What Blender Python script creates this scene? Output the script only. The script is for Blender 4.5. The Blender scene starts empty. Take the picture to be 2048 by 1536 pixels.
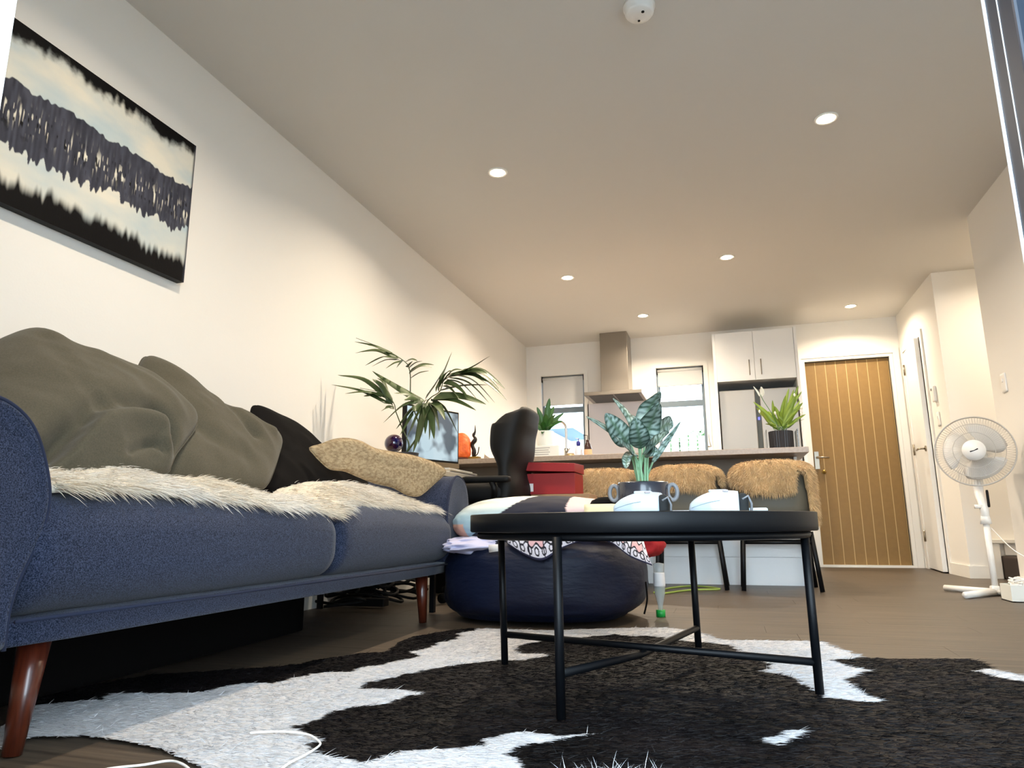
import bpy, math, random
import numpy as np
from mathutils import Vector, Matrix
random.seed(7); rng = np.random.default_rng(7)
PI = math.pi
SC = bpy.context.scene
# ------------------------------------------------------------------ camera
PITCH, YAW, ROLL, FPX, CAMZ = 0.200756, 0.297276, -0.007219, 1383.34, 0.415236
_f = np.array([-math.sin(YAW)*math.cos(PITCH), math.cos(YAW)*math.cos(PITCH), math.sin(PITCH)])
_r = np.array([math.cos(YAW), math.sin(YAW), 0.0]); _u = np.cross(_r, _f)
_R = math.cos(ROLL)*_r + math.sin(ROLL)*_u; _U = -math.sin(ROLL)*_r + math.cos(ROLL)*_u
CAMP = np.array([0, 0, CAMZ])
cam = bpy.data.cameras.new('camera'); camo = bpy.data.objects.new('camera', cam)
bpy.context.collection.objects.link(camo)
cam.sensor_width = 36; cam.lens = FPX/2048*36; cam.clip_start = 0.02
camo.matrix_world = Matrix(((_R[0], _U[0], -_f[0], 0), (_R[1], _U[1], -_f[1], 0), (_R[2], _U[2], -_f[2], CAMZ), (0, 0, 0, 1)))
SC.camera = camo
# ------------------------------------------------------------------ world, light, exposure
W = bpy.data.worlds.new('world'); SC.world = W; W.use_nodes = True
bg = W.node_tree.nodes['Background']; bg.inputs[0].default_value = (0.70, 0.86, 1.0, 1); bg.inputs[1].default_value = 8.0
SC.view_settings.view_transform = 'Standard'; SC.view_settings.look = 'None'
SC.view_settings.exposure = 0.85; SC.view_settings.gamma = 1.0
SC.view_settings.use_curve_mapping = False
SC.cycles.max_bounces = 10; SC.cycles.diffuse_bounces = 6; SC.cycles.sample_clamp_indirect = 6
SC.cycles.transparent_max_bounces = 12
SC.cycles.use_denoising = True
H = 2.4; XL = -2.085; YB = 7.37; XR = 1.646; YR = 5.0; XH = 1.70; YC = 6.11; YF = 0.30
LAMP = (1.0, 0.84, 0.64)
LAMPS = [(-1.14, 3.47), (0.596, 3.46), (-1.137, 5.287), (0.115, 5.23), (-0.67, 6.551), (1.218, 6.863), (-1.14, 1.65)]
LAMP_W = 13.2
def portal(name, loc, rot, sx, sy):
    l = bpy.data.lights.new(name, 'AREA'); l.shape = 'RECTANGLE'; l.size = sx; l.size_y = sy
    l.cycles.is_portal = True
    o = bpy.data.objects.new(name, l); bpy.context.collection.objects.link(o); o.location = loc; o.rotation_euler = rot
portal('entry_portal', (-0.02, YF-0.13, 1.05), (PI/2, 0, PI), 0.86, 2.1)
portal('added_portal', (1.05, YF-0.13, 1.15), (PI/2, 0, PI), 1.0, 1.9)  # sky light through the unseen opening added beside the door
portal('kitchen_portal', (-1.67, YB+0.2, 1.55), (PI/2, 0, 0), 0.5, 1.0)
portal('kitchen_portal', (-0.4, YB+0.2, 1.55), (PI/2, 0, 0), 0.5, 1.0)

# ------------------------------------------------------------------ helpers
def at(u, v, ax, val):
    d = _f + _R*(u-1024)/FPX - _U*(v-768)/FPX
    i = 'xyz'.index(ax); t = (val-CAMP[i])/d[i]
    return CAMP + t*d
def pts(ax, val, *uv): return [at(u, v, ax, val) for u, v in uv]
def lin(c):
    return tuple(((x/12.92) if x <= .04045 else ((x+.055)/1.055)**2.4) for x in c)
def rgb(r, g, b): return lin((r/255, g/255, b/255))
def mat(name, col, rough=.6, metal=0, bump=None, var=None, attr=None, spec=.5, trans=0, emit=None, sheen=0, coat=0, sss=0):
    m = bpy.data.materials.new(name); m.use_nodes = True; nt = m.node_tree; N = nt.nodes; Lk = nt.links
    b = N['Principled BSDF']; b.inputs['Base Color'].default_value = (*col, 1); b.inputs['Roughness'].default_value = rough
    b.inputs['Metallic'].default_value = metal; b.inputs['Specular IOR Level'].default_value = spec
    b.inputs['Transmission Weight'].default_value = trans; b.inputs['Sheen Weight'].default_value = sheen
    b.inputs['Coat Weight'].default_value = coat
    if emit: b.inputs['Emission Color'].default_value = (*emit[0], 1); b.inputs['Emission Strength'].default_value = emit[1]
    tc = N.new('ShaderNodeTexCoord')
    def noise(scale, stretch=(1, 1, 1), det=3):
        mp = N.new('ShaderNodeMapping'); mp.inputs['Scale'].default_value = stretch; Lk.new(tc.outputs['Object'], mp.inputs[0])
        n = N.new('ShaderNodeTexNoise'); n.inputs['Scale'].default_value = scale; n.inputs['Detail'].default_value = det
        Lk.new(mp.outputs[0], n.inputs['Vector']); return n.outputs['Fac']
    src = None
    if attr:
        a = N.new('ShaderNodeAttribute'); a.attribute_name = attr; src = a.outputs['Color']
    if var:   # (colour2, scale, stretch, contrast)
        fac = noise(var[1], var[2] if len(var) > 2 else (1, 1, 1))
        cr = N.new('ShaderNodeValToRGB'); c = var[3] if len(var) > 3 else .15
        cr.color_ramp.elements[0].position = .5-c; cr.color_ramp.elements[1].position = .5+c
        cr.color_ramp.elements[0].color = (*col, 1); cr.color_ramp.elements[1].color = (*var[0], 1)
        Lk.new(fac, cr.inputs[0])
        if src is not None:
            mx = N.new('ShaderNodeMix'); mx.data_type = 'RGBA'; mx.blend_type = 'MULTIPLY'; mx.inputs['Factor'].default_value = 1
            Lk.new(src, mx.inputs[6]); Lk.new(cr.outputs[0], mx.inputs[7]); src = mx.outputs[2]
        else: src = cr.outputs[0]
    if src is not None: Lk.new(src, b.inputs['Base Color'])
    if bump:  # (scale, strength, distance, stretch)
        bp = N.new('ShaderNodeBump'); bp.inputs['Strength'].default_value = bump[1]; bp.inputs['Distance'].default_value = bump[2]
        Lk.new(noise(bump[0], bump[3] if len(bump) > 3 else (1, 1, 1)), bp.inputs['Height']); Lk.new(bp.outputs[0], b.inputs['Normal'])
    return m
def glassmat(name, tint=(1, 1, 1), refl=.06):
    m = bpy.data.materials.new(name); m.use_nodes = True; nt = m.node_tree; N = nt.nodes; N.clear()
    o = N.new('ShaderNodeOutputMaterial'); mx = N.new('ShaderNodeMixShader'); t = N.new('ShaderNodeBsdfTransparent'); g = N.new('ShaderNodeBsdfGlossy')
    t.inputs[0].default_value = (*tint, 1); g.inputs['Roughness'].default_value = .02; fr = N.new('ShaderNodeFresnel'); fr.inputs[0].default_value = 1.45
    nt.links.new(fr.outputs[0], mx.inputs[0]); nt.links.new(t.outputs[0], mx.inputs[1]); nt.links.new(g.outputs[0], mx.inputs[2]); nt.links.new(mx.outputs[0], o.inputs[0])
    return m
class MB:
    def __init__(s): s.v = []; s.f = []; s.c = []; s.n = 0
    def add(s, v, f, c=None):
        v = np.asarray(v, float).reshape(-1, 3); s.v.append(v); s.f += [tuple(i+s.n for i in q) for q in f]; s.n += len(v)
        if c is not None: s.c.append(np.broadcast_to(np.asarray(c, float), (len(v), 3)))
        return s
    def box(s, a, b):
        x0, y0, z0 = a; x1, y1, z1 = b
        return s.add([(x0, y0, z0), (x1, y0, z0), (x1, y1, z0), (x0, y1, z0), (x0, y0, z1), (x1, y0, z1), (x1, y1, z1), (x0, y1, z1)],
                     [(0, 3, 2, 1), (4, 5, 6, 7), (0, 1, 5, 4), (1, 2, 6, 5), (2, 3, 7, 6), (3, 0, 4, 7)])
    def tube(s, P, r, n=8, caps=True, closed=False):
        P = np.asarray(P, float); m = len(P); r = np.broadcast_to(np.asarray(r, float), (m,))
        T = np.gradient(P, axis=0) if not closed else np.roll(P, -1, 0)-np.roll(P, 1, 0)
        T /= np.linalg.norm(T, axis=1)[:, None]+1e-12
        a = np.array([0, 0, 1.]) if abs(T[0][2]) < .9 else np.array([1., 0, 0])
        u = np.cross(T[0], a); u /= np.linalg.norm(u); V = []
        for i in range(m):
            u = u-T[i]*(u@T[i]); u /= np.linalg.norm(u); w = np.cross(T[i], u)
            for k in range(n):
                t = 2*PI*k/n; V.append(P[i]+r[i]*(math.cos(t)*u+math.sin(t)*w))
        F = []
        for i in range(m if closed else m-1):
            j = (i+1) % m
            for k in range(n): F.append((i*n+k, i*n+(k+1) % n, j*n+(k+1) % n, j*n+k))
        if caps and not closed: F += [tuple(range(n-1, -1, -1)), tuple((m-1)*n+k for k in range(n))]
        return s.add(V, F)
    def lathe(s, prof, c=(0, 0, 0), n=24, axis='z'):
        V = []; m = len(prof)
        for r, z in prof:
            for k in range(n):
                t = 2*PI*k/n; V.append((r*math.cos(t), r*math.sin(t), z))
        V = np.array(V)
        if axis == 'y': V = V[:, [0, 2, 1]]
        if axis == 'x': V = V[:, [2, 0, 1]]
        F = [(i*n+k, i*n+(k+1) % n, (i+1)*n+(k+1) % n, (i+1)*n+k) for i in range(m-1) for k in range(n)]
        F += [tuple(range(n-1, -1, -1)), tuple((m-1)*n+k for k in range(n))]
        return s.add(V+np.array(c), F)
    def rbox(s, c, size, r, n=8, fn=None, rot=None):
        """rounded box; fn(P) displaces local points"""
        sx, sy, sz = [q/2 for q in size]; g = {}; V = []; F = []
        lin_ = [-1+2*i/n for i in range(n+1)]
        def idx(p):
            k = tuple(round(q, 5) for q in p)
            if k not in g: g[k] = len(V); V.append(k)
            return g[k]
        for ax in range(3):
            for sg in (-1, 1):
                for i in range(n):
                    for j in range(n):
                        q = []
                        for a_, b_ in ((i, j), (i+1, j), (i+1, j+1), (i, j+1)):
                            p = [0, 0, 0]; p[ax] = sg; p[(ax+1) % 3] = lin_[a_]; p[(ax+2) % 3] = lin_[b_]; q.append(idx(p))
                        F.append(tuple(q) if sg > 0 else tuple(q[::-1]))
        V = np.array(V, float); S = np.array([sx, sy, sz])
        # finer spacing near edges
        P = np.sign(V)*(1-(1-np.abs(V))**1.6)*S
        rr = min(r, sx, sy, sz); inner = np.clip(P, -(S-rr), S-rr); d = P-inner
        ln = np.linalg.norm(d, axis=1)[:, None]
        P = np.where(ln > 1e-9, inner+d/np.maximum(ln, 1e-9)*rr, P)
        if fn is not None: P = fn(P)
        if rot is not None: P = P@np.array(rot).T
        return s.add(P+np.array(c), F)
    def grid(s, G, c=None, closed_u=False):
        G = np.asarray(G, float); a, b, _ = G.shape
        F = [(i*b+j, i*b+j+1, ((i+1) % a)*b+j+1, ((i+1) % a)*b+j) for i in range(a if closed_u else a-1) for j in range(b-1)]
        return s.add(G.reshape(-1, 3), F, None if c is None else np.asarray(c).reshape(-1, 3))
    def obj(s, name, m, parent=None, smooth=True, sub=0, bevel=0, solid=0):
        me = bpy.data.meshes.new(name); V = np.concatenate(s.v)
        me.from_pydata(V.tolist(), [], s.f); me.materials.append(m)
        if s.c:
            at_ = me.color_attributes.new('col', 'FLOAT_COLOR', 'POINT'); C = np.concatenate(s.c)
            at_.data.foreach_set('color', np.c_[C, np.ones(len(C))].ravel())
        if smooth: me.shade_smooth()
        me.validate(); me.update()
        o = bpy.data.objects.new(name, me); bpy.context.collection.objects.link(o)
        if solid:
            md = o.modifiers.new('s', 'SOLIDIFY'); md.thickness = solid; md.offset = 0
        if bevel:
            md = o.modifiers.new('b', 'BEVEL'); md.width = bevel; md.segments = 2; md.limit_method = 'ANGLE'
            if smooth:
                for p in me.polygons: p.use_smooth = False
        if sub:
            md = o.modifiers.new('u', 'SUBSURF'); md.levels = md.render_levels = sub
        if parent is not None: o.parent = parent; o.matrix_parent_inverse = parent.matrix_world.inverted() if False else Matrix.Translation(-Vector(parent.location)) if parent.type == 'EMPTY' else Matrix()
        return o
def tag(o, label, cat, group=None, kind=None):
    if label: o['label'] = label
    if cat: o['category'] = cat
    if group: o['group'] = group
    if kind: o['kind'] = kind
    return o
def thing(name, label, cat, loc=(0, 0, 0), group=None):
    o = bpy.data.objects.new(name, None); bpy.context.collection.objects.link(o); o.location = loc; o.empty_display_size = .05
    return tag(o, label, cat, group)
def struct(name, mb, m, smooth=False, parent=None, label=None):
    o = mb.obj(name, m, parent, smooth=smooth)
    if parent is None: o['kind'] = 'structure'
    if label: o['label'] = label
    return o
def box(a, b): return MB().box(a, b)
def copy_tree(root, delta, label):
    r = root.copy(); bpy.context.collection.objects.link(r); r.location = Vector(root.location)+Vector(delta); r['label'] = label
    for ch in root.children:
        c = ch.copy(); bpy.context.collection.objects.link(c); c.parent = r
        for g in ch.children:
            d = g.copy(); bpy.context.collection.objects.link(d); d.parent = c
    return r
def catmull(P, n=8, closed=False):
    P = np.asarray(P, float); m = len(P); out = []
    for i in range(m if closed else m-1):
        g = (lambda k: P[k % m]) if closed else (lambda k: P[min(max(k, 0), m-1)])
        a, b, c, d = g(i-1), g(i), g(i+1), g(i+2)
        for k in range(n):
            t = k/n; out.append(.5*((2*b)+(c-a)*t+(2*a-5*b+4*c-d)*t*t+(3*b-a-3*c+d)*t**3))
    if not closed: out.append(P[-1])
    return np.array(out)
def vnoise(P, seed=0):
    """smooth value noise in [-1,1] for (n,k) points"""
    P = np.asarray(P, float); k = P.shape[-1]; I = np.floor(P).astype(np.int64); Fr = P-I; Fr = Fr*Fr*(3-2*Fr)
    def h(J):
        x = np.full(J.shape[:-1], seed*374761393+668265263, np.int64)
        for i in range(k): x = (x ^ (J[..., i]*[73856093, 19349663, 83492791][i])) * 1274126177 & 0x7fffffff; x ^= x >> 13
        return (x & 0xffff)/32767.5-1
    out = 0
    for c in range(2**k):
        o = np.array([(c >> i) & 1 for i in range(k)]); w = np.prod(np.where(o, Fr, 1-Fr), axis=-1); out = out+w*h(I+o)
    return out
def fbm(P, o=4, seed=0):
    P = np.asarray(P, float)
    return sum(vnoise(P*2**i+i*17.3, seed+i)*.5**i for i in range(o))/1.9
def inpoly(X, Y, poly):
    c = np.zeros(X.shape, bool); n = len(poly)
    for i in range(n):
        x1, y1 = poly[i]; x2, y2 = poly[(i+1) % n]
        if y1 == y2: continue
        k = ((y1 > Y) != (y2 > Y)) & (X < (x2-x1)*(Y-y1)/(y2-y1)+x1); c ^= k
    return c
def surf_sample(o_verts, faces, n):
    """area-weighted points + normals on quad/tri faces"""
    V = np.asarray(o_verts); T = []
    for f in faces:
        for k in range(1, len(f)-1): T.append((f[0], f[k], f[k+1]))
    T = np.array(T); A, B, C = V[T[:, 0]], V[T[:, 1]], V[T[:, 2]]; Nn = np.cross(B-A, C-A); ar = np.linalg.norm(Nn, axis=1)
    i = rng.choice(len(T), n, p=ar/ar.sum()); r1 = np.sqrt(rng.random(n)); r2 = rng.random(n)
    P = (1-r1)[:, None]*A[i]+(r1*(1-r2))[:, None]*B[i]+(r1*r2)[:, None]*C[i]
    return P, Nn[i]/(ar[i][:, None]+1e-12)
def strands(P, D, L, Wd, bend=(0, 0, -1), bamt=.3, seg=2, col=None):
    """ribbons from P along D (unit) with length L, width Wd"""
    n = len(P); D = D/np.linalg.norm(D, axis=1)[:, None]; s = np.cross(D, rng.normal(size=(n, 3))); s /= np.linalg.norm(s, axis=1)[:, None]
    L = np.broadcast_to(L, (n,))[:, None]; Wd = np.broadcast_to(Wd, (n,))[:, None]; rows = []
    bend = np.broadcast_to(np.asarray(bend, float), (n, 3))
    for k in range(seg+1):
        t = k/seg; c = P+D*L*t+bend*L*bamt*t*t
        if k < seg: w = Wd*(1-.5*t)/2; rows += [c-s*w, c+s*w]
        else: rows += [c]
    V = np.stack(rows, 1).reshape(-1, 3); m = 2*seg+1; F = []
    base = (np.arange(n)*m)[:, None]
    quads = [(2*k, 2*k+1, 2*k+3, 2*k+2) for k in range(seg-1)]
    for q in quads: F.append(base+np.array(q))
    tri = base+np.array((2*seg-2, 2*seg-1, 2*seg))
    faces = [tuple(r) for q in F for r in q.tolist()]+[tuple(r) for r in tri.tolist()]
    mb = MB(); mb.v = [V]; mb.f = faces; mb.n = len(V)
    if col is not None: mb.c = [np.repeat(col, m, 0)]
    return mb

# ------------------------------------------------------------------ materials
M = {}
M['wall'] = mat('wall_paint', rgb(228, 225, 219), .75, bump=(120, .12, .002))
M['ceil'] = mat('ceiling_paint', rgb(206, 203, 198), .9, bump=(150, .1, .002))
M['trim'] = mat('trim_paint', rgb(228, 226, 220), .4)
M['white'] = mat('white_gloss', rgb(232, 232, 230), .3)
M['floor'] = mat('vinyl_plank', rgb(62, 53, 44), .45, var=(rgb(90, 78, 65), 7, (.3, 10, 1), .16), bump=(30, .25, .001, (.3, 8, 1)))
M['floorgap'] = mat('plank_gap', rgb(60, 50, 42), .8)
M['counter'] = mat('laminate', rgb(168, 152, 136), .35, var=(rgb(150, 134, 120), 60, (1, 1, 1), .2))
M['steel'] = mat('brushed_steel', rgb(150, 142, 132), .32, .9, bump=(60, .08, .001, (1, 1, 12)))
M['fridge'] = mat('fridge_steel', rgb(168, 164, 158), .45, .55, bump=(40, .05, .001, (12, 1, 1)))
M['darker'] = mat('darker_panel', rgb(112, 100, 86), .6)
M['filter'] = mat('hood_filter', rgb(70, 68, 62), .5, .6)
M['chrome'] = mat('chrome', rgb(190, 188, 184), .12, 1)
M['satin'] = mat('satin_nickel', rgb(150, 140, 125), .3, 1)
M['black'] = mat('black_metal', rgb(6, 8, 12), .46, 0, spec=.22)
M['blackmat'] = mat('black_plastic', rgb(7, 7, 8), .6, spec=.25)
M['dark'] = mat('dark_gap', rgb(8, 7, 7), .9)
M['gasket'] = mat('white_gasket', rgb(235, 240, 245), .5)
M['alu'] = mat('navy_aluminium', rgb(18, 32, 50), .45, .1)
M['winalu'] = mat('grey_aluminium', rgb(104, 116, 124), .4, .3)
M['glass'] = glassmat('window_glass')
M['frost'] = mat('frosted_glass', rgb(205, 232, 246), .5, trans=.0)
M['blind'] = mat('roller_blind', rgb(196, 196, 194), .8, bump=(300, .1, .0005))
M['sofa'] = mat('navy_tweed', rgb(13, 20, 38), .95, var=(rgb(62, 69, 90), 420, (1, 1, 1), .13), bump=(500, .5, .0015), sheen=.15, spec=.12)
M['piping'] = mat('navy_piping', rgb(24, 32, 56), .9)
M['wood'] = mat('walnut_leg', rgb(62, 22, 11), .3, var=(rgb(88, 36, 18), 20, (8, 8, 1), .2), coat=.3)
M['olive'] = mat('olive_linen', rgb(72, 68, 56), .95, var=(rgb(84, 79, 66), 260, (1, 1, 1), .2), bump=(380, .25, .001), sheen=.1, spec=.12)
M['blackcloth'] = mat('black_linen', rgb(11, 9, 9), .95, bump=(280, .3, .001), spec=.12)
M['beige'] = mat('beige_chenille', rgb(146, 126, 98), .95, var=(rgb(178, 158, 126), 45, (1, 1.6, 2.2), .12), bump=(60, .9, .006, (1, 1.6, 2.2)), spec=.12)
M['furw'] = mat('white_fur', rgb(232, 222, 204), .9, attr='col', sheen=.2)
M['furt'] = mat('tan_sheepskin', rgb(200, 168, 120), .95, attr='col', sheen=.2)
M['furw'].node_tree.nodes['Principled BSDF'].inputs['Base Color'].default_value = (1, 1, 1, 1)
M['hide'] = mat('cow_hide', (1, 1, 1), .55, attr='col', var=((.78, .78, .78), 60, (1, 4, 1), .3), spec=.15)
M['bean'] = mat('navy_nylon', rgb(14, 22, 44), .5, bump=(16, .35, .012, (1, 1, 3)), spec=.3)
M['paint'] = mat('painted_canvas', (1, 1, 1), .7, attr='col', bump=(90, .3, .002, (1, 2.5, .6)), spec=.12)
M['canvasedge'] = mat('canvas_edge', rgb(14, 12, 13), .7)
M['attr'] = mat('printed_cloth', (1, 1, 1), .85, attr='col', bump=(30, .25, .004))
M['leaf'] = mat('leaf', (1, 1, 1), .42, attr='col')
M['soil'] = mat('soil', rgb(46, 34, 26), .95, bump=(90, 1, .01))
M['potblack'] = mat('black_ceramic', rgb(40, 42, 52), .25, coat=.4)
M['potring'] = mat('grey_ring', rgb(120, 122, 126), .4)
M['potwhite'] = mat('white_ceramic', rgb(224, 226, 220), .5)
M['potcharcoal'] = mat('ribbed_charcoal', rgb(34, 31, 36), .5)
M['shell'] = mat('vr_shell', rgb(186, 200, 212), .38)
M['foam'] = mat('black_foam', rgb(22, 24, 24), .8)
M['red'] = mat('red_card', rgb(140, 8, 12), .5)
M['redcloth'] = mat('red_cloth', rgb(150, 12, 16), .85)
M['card'] = mat('brown_card', rgb(150, 120, 90), .85)
M['label'] = mat('paper_label', rgb(220, 215, 212), .7)
M['cream'] = mat('cream_box', rgb(226, 206, 160), .6)
M['ochre'] = mat('door_paint', rgb(134, 104, 54), .55, var=(rgb(128, 98, 50), 30, (1, 1, 1), .3))
M['groove'] = mat('door_groove', rgb(190, 160, 108), .5)
M['salt'] = mat('salt_rock', rgb(232, 120, 62), .5, var=(rgb(196, 76, 30), 25, (1, 1, 1), .2), bump=(35, .9, .01), emit=(rgb(255, 110, 40), .10))
M['crystal'] = mat('swirled_glass', rgb(12, 12, 70), .04, var=(rgb(60, 12, 24), 16, (1, 1, 1.5), .12), coat=1)
M['screen'] = mat('cloudy_screen', rgb(20, 26, 34), .1, 0)
def _screen():
    nt = M['screen'].node_tree; N = nt.nodes; tc = N.new('ShaderNodeTexCoord'); n = N.new('ShaderNodeTexNoise'); n.inputs['Scale'].default_value = 7
    nt.links.new(tc.outputs['Object'], n.inputs['Vector']); cr = N.new('ShaderNodeValToRGB'); e = cr.color_ramp.elements
    e[0].position = .42; e[0].color = (*rgb(96, 108, 120), 1); e[1].position = .55; e[1].color = (*rgb(205, 228, 238), 1)
    nt.links.new(n.outputs['Fac'], cr.inputs[0]); b = N['Principled BSDF']; nt.links.new(cr.outputs[0], b.inputs['Emission Color']); b.inputs['Emission Strength'].default_value = .5  # emissive noise between grey and pale blue over the screen
_screen()
M['plasticw'] = mat('white_plastic', rgb(232, 230, 226), .35)
M['guard'] = mat('wire_guard', rgb(186, 182, 176), .4)
M['bladem'] = mat('fan_blade', rgb(214, 210, 204), .35)
M['carpet'] = mat('dark_carpet', rgb(52, 42, 36), .95, bump=(200, 1, .004))
M['cable'] = mat('white_cable', rgb(240, 238, 234), .4)
M['lime'] = mat('lime_cord', rgb(150, 170, 80), .5)
M['clear'] = glassmat('clear_plastic', (.93, .95, .95))
M['pet'] = mat('milky_plastic', rgb(190, 196, 196), .2); M['pet'].node_tree.nodes['Principled BSDF'].inputs['Alpha'].default_value = .45
M['greencap'] = mat('green_cap', rgb(20, 150, 60), .4)
M['amber'] = mat('brown_glass', rgb(52, 24, 22), .15)
M['blue'] = mat('blue_plastic', rgb(40, 40, 130), .3)
M['soap'] = mat('pale_soap', rgb(225, 228, 238), .2)
M['tanlabel'] = mat('tan_label', rgb(222, 180, 140), .6)
M['shellchair'] = mat('olive_shell', rgb(92, 88, 76), .55)
M['splash'] = mat('glass_splashback', rgb(206, 202, 206), .15)
M['lens'] = mat('lamp_lens', (1, 1, 1), .5, emit=((1.0, .86, .66), 30))
M['lampring'] = mat('lamp_ring', rgb(240, 238, 232), .4)
M['lcd'] = mat('blue_display', (.1, .1, .3), .3, emit=(rgb(70, 70, 255), 2.0))
M['whiteflower'] = mat('spathe', rgb(240, 238, 222), .5)
M['bronze'] = mat('dark_bronze', rgb(30, 26, 26), .35, .4)
M['brass'] = mat('brass', rgb(150, 120, 60), .35, .8)
M['deskw'] = mat('desk_board', rgb(172, 160, 140), .5)
M['paper'] = mat('paper_stack', rgb(205, 200, 190), .7)
M['ext'] = mat('exterior_render', rgb(225, 228, 230), .9)
M['roof'] = mat('exterior_roof', rgb(120, 150, 172), .8)
M['paving'] = mat('paving', rgb(84, 84, 82), .9, bump=(20, .3, .01))
M['fence'] = mat('fence_wood', rgb(190, 188, 180), .9)

# ------------------------------------------------------------------ room shell
T = .12
flo = struct('floor', box((XL-.1, YF-.1, -.08), (2.8, YB+.1, -.006)), M['floorgap'])
pw = .178; yy = YF; k = 0
while yy < YB:
    y1 = min(yy+pw, YB); x = XL-random.random()*1.1
    while x < 2.75:
        x1 = x+1.22; a, b = max(x, XL), min(x1, 2.75)
        if b-a > .02:
            g = .0005; MB().add([(a+g, yy+g, 0), (b-g, yy+g, 0), (b-g, y1-g, 0), (a+g, y1-g, 0), (a+g, yy+g, -.006), (b-g, yy+g, -.006), (b-g, y1-g, -.006), (a+g, y1-g, -.006)],
                [(0, 1, 2, 3), (0, 4, 5, 1), (1, 5, 6, 2), (2, 6, 7, 3), (3, 7, 4, 0)]).obj('plank', M['floor'], flo, smooth=False)
        x = x1
    yy = y1
struct('ceiling', box((XL-.12, YF-.12, H), (2.82, YB+.12, H+.1)), M['ceil'])
struct('wall_left', box((XL-T, YF-.12, 0), (XL, YB+.12, H)), M['wall'])
# back wall with two windows and the entrance
W1 = (-1.916, -1.429, 1.02, 2.045); W2 = (-.644, -.156, 1.02, 2.047); D1 = (.80, 1.63, 0, 2.035)
wb = MB()
for a, b in ((XL, W1[0]), (W1[1], W2[0]), (W2[1], D1[0]), (D1[1], 2.8)): wb.box((a, YB, 0), (b, YB+T, H))
for w in (W1, W2): wb.box((w[0], YB, 0), (w[1], YB+T, w[2])); wb.box((w[0], YB, w[3]), (w[1], YB+T, H))
wb.box((D1[0], YB, D1[3]), (D1[1], YB+T, H)); struct('wall_back', wb, M['wall'])
# hall wall on the right with the inner door opening, then the stair recess, then the near wall
DY0, DY1, DZ = 6.62, 7.24, 2.0
wr = MB().box((XH, DY1, 0), (XH+.1, YB, H)).box((XH, YC, 0), (XH+.1, DY0, H)).box((XH, DY0, DZ), (XH+.1, DY1, H)); struct('wall_hall', wr, M['wall'])
struct('wall_stair', box((XH+.1, YC, 0), (2.8, YC+.1, H)), M['wall'])
struct('wall_right', MB().box((XR, YF-.12, 0), (XR+.12, YR, H)), M['wall'])
struct('wall_far_right', MB().box((2.7, YR-.1, 0), (2.8, YB+.1, H)).box((XR+.1, YR-.1, 0), (2.7, YR, H)), M['wall'])
struct('wall_cupboard', MB().box((XH+.7, YC+.1, 0), (XH+.75, YB, H)), M['dark'])
# front wall: door opening beside the sofa, unseen opening added to its right to let in light
XD0, XD1 = -.451, .445
wf = MB().box((XL, YF-.12, 0), (XD0, YF, H)).box((XD1, YF-.12, 0), (XD1+.14, YF, H)).box((XD0, YF-.12, 2.1), (XD1, YF, H))
wf.box((XD1+.14, YF-.12, 2.1), (XR, YF, H)).box((XD1+.14, YF-.12, 0), (XR, YF, .2)).box((XR-.1, YF-.12, .2), (XR, YF, 2.1)); struct('wall_front', wf, M['wall'])
struct('window_3', MB().box((XD1+.14, YF-.08, .2), (XD1+.19, YF-.03, 2.1)).box((XR-.15, YF-.08, .2), (XR-.1, YF-.03, 2.1)), M['alu'])  # frame of the added opening, out of view
# baseboards
bh = .09
struct('baseboard_left', box((XL, YF, 0), (XL+.014, YB, bh)), M['trim'])
struct('baseboard_right', box((XR-.012, YF, 0), (XR, YR+.012, bh)), M['trim'])
struct('baseboard_hall', MB().box((XH-.012, YC-.012, 0), (XH, DY0-.05, bh)).box((XH, YC-.012, 0), (1.83, YC, bh)), M['trim'])
struct('baseboard_back', MB().box((D1[1]+.06, YB-.012, 0), (XH, YB, bh)), M['trim'])
# windows 1, 2: frame, transom, pane, sill
for i, (x0, x1, z0, z1) in enumerate((W1, W2)):
    fr = struct(f'window_{i+1}', MB().box((x0, YB+.05, z0), (x0+.03, YB+.1, z1)).box((x1-.03, YB+.05, z0), (x1, YB+.1, z1)).box((x0, YB+.05, z1-.03), (x1, YB+.1, z1)).box((x0, YB+.05, z0), (x1, YB+.1, z0+.03)), M['winalu'])
    box((x0+.03, YB+.05, 1.63), (x1-.03, YB+.1, 1.69)).obj('transom', M['winalu'], fr, False)
    box((x0+.03, YB+.074, z0+.03), (x1-.03, YB+.078, 1.63)).obj('pane', M['glass'], fr, False)
    box((x0+.03, YB+.074, 1.69), (x1-.03, YB+.078, z1-.03)).obj('pane', M['glass'], fr, False)
    s = .045
    MB().box((x0-s, YB-.008, z0-s), (x0, YB, z1+s)).box((x1, YB-.008, z0-s), (x1+s, YB, z1+s)).box((x0, YB-.008, z1), (x1, YB, z1+s)).box((x0, YB-.008, z0-s), (x1, YB, z0)).obj('architrave', M['trim'], fr, False)
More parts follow.
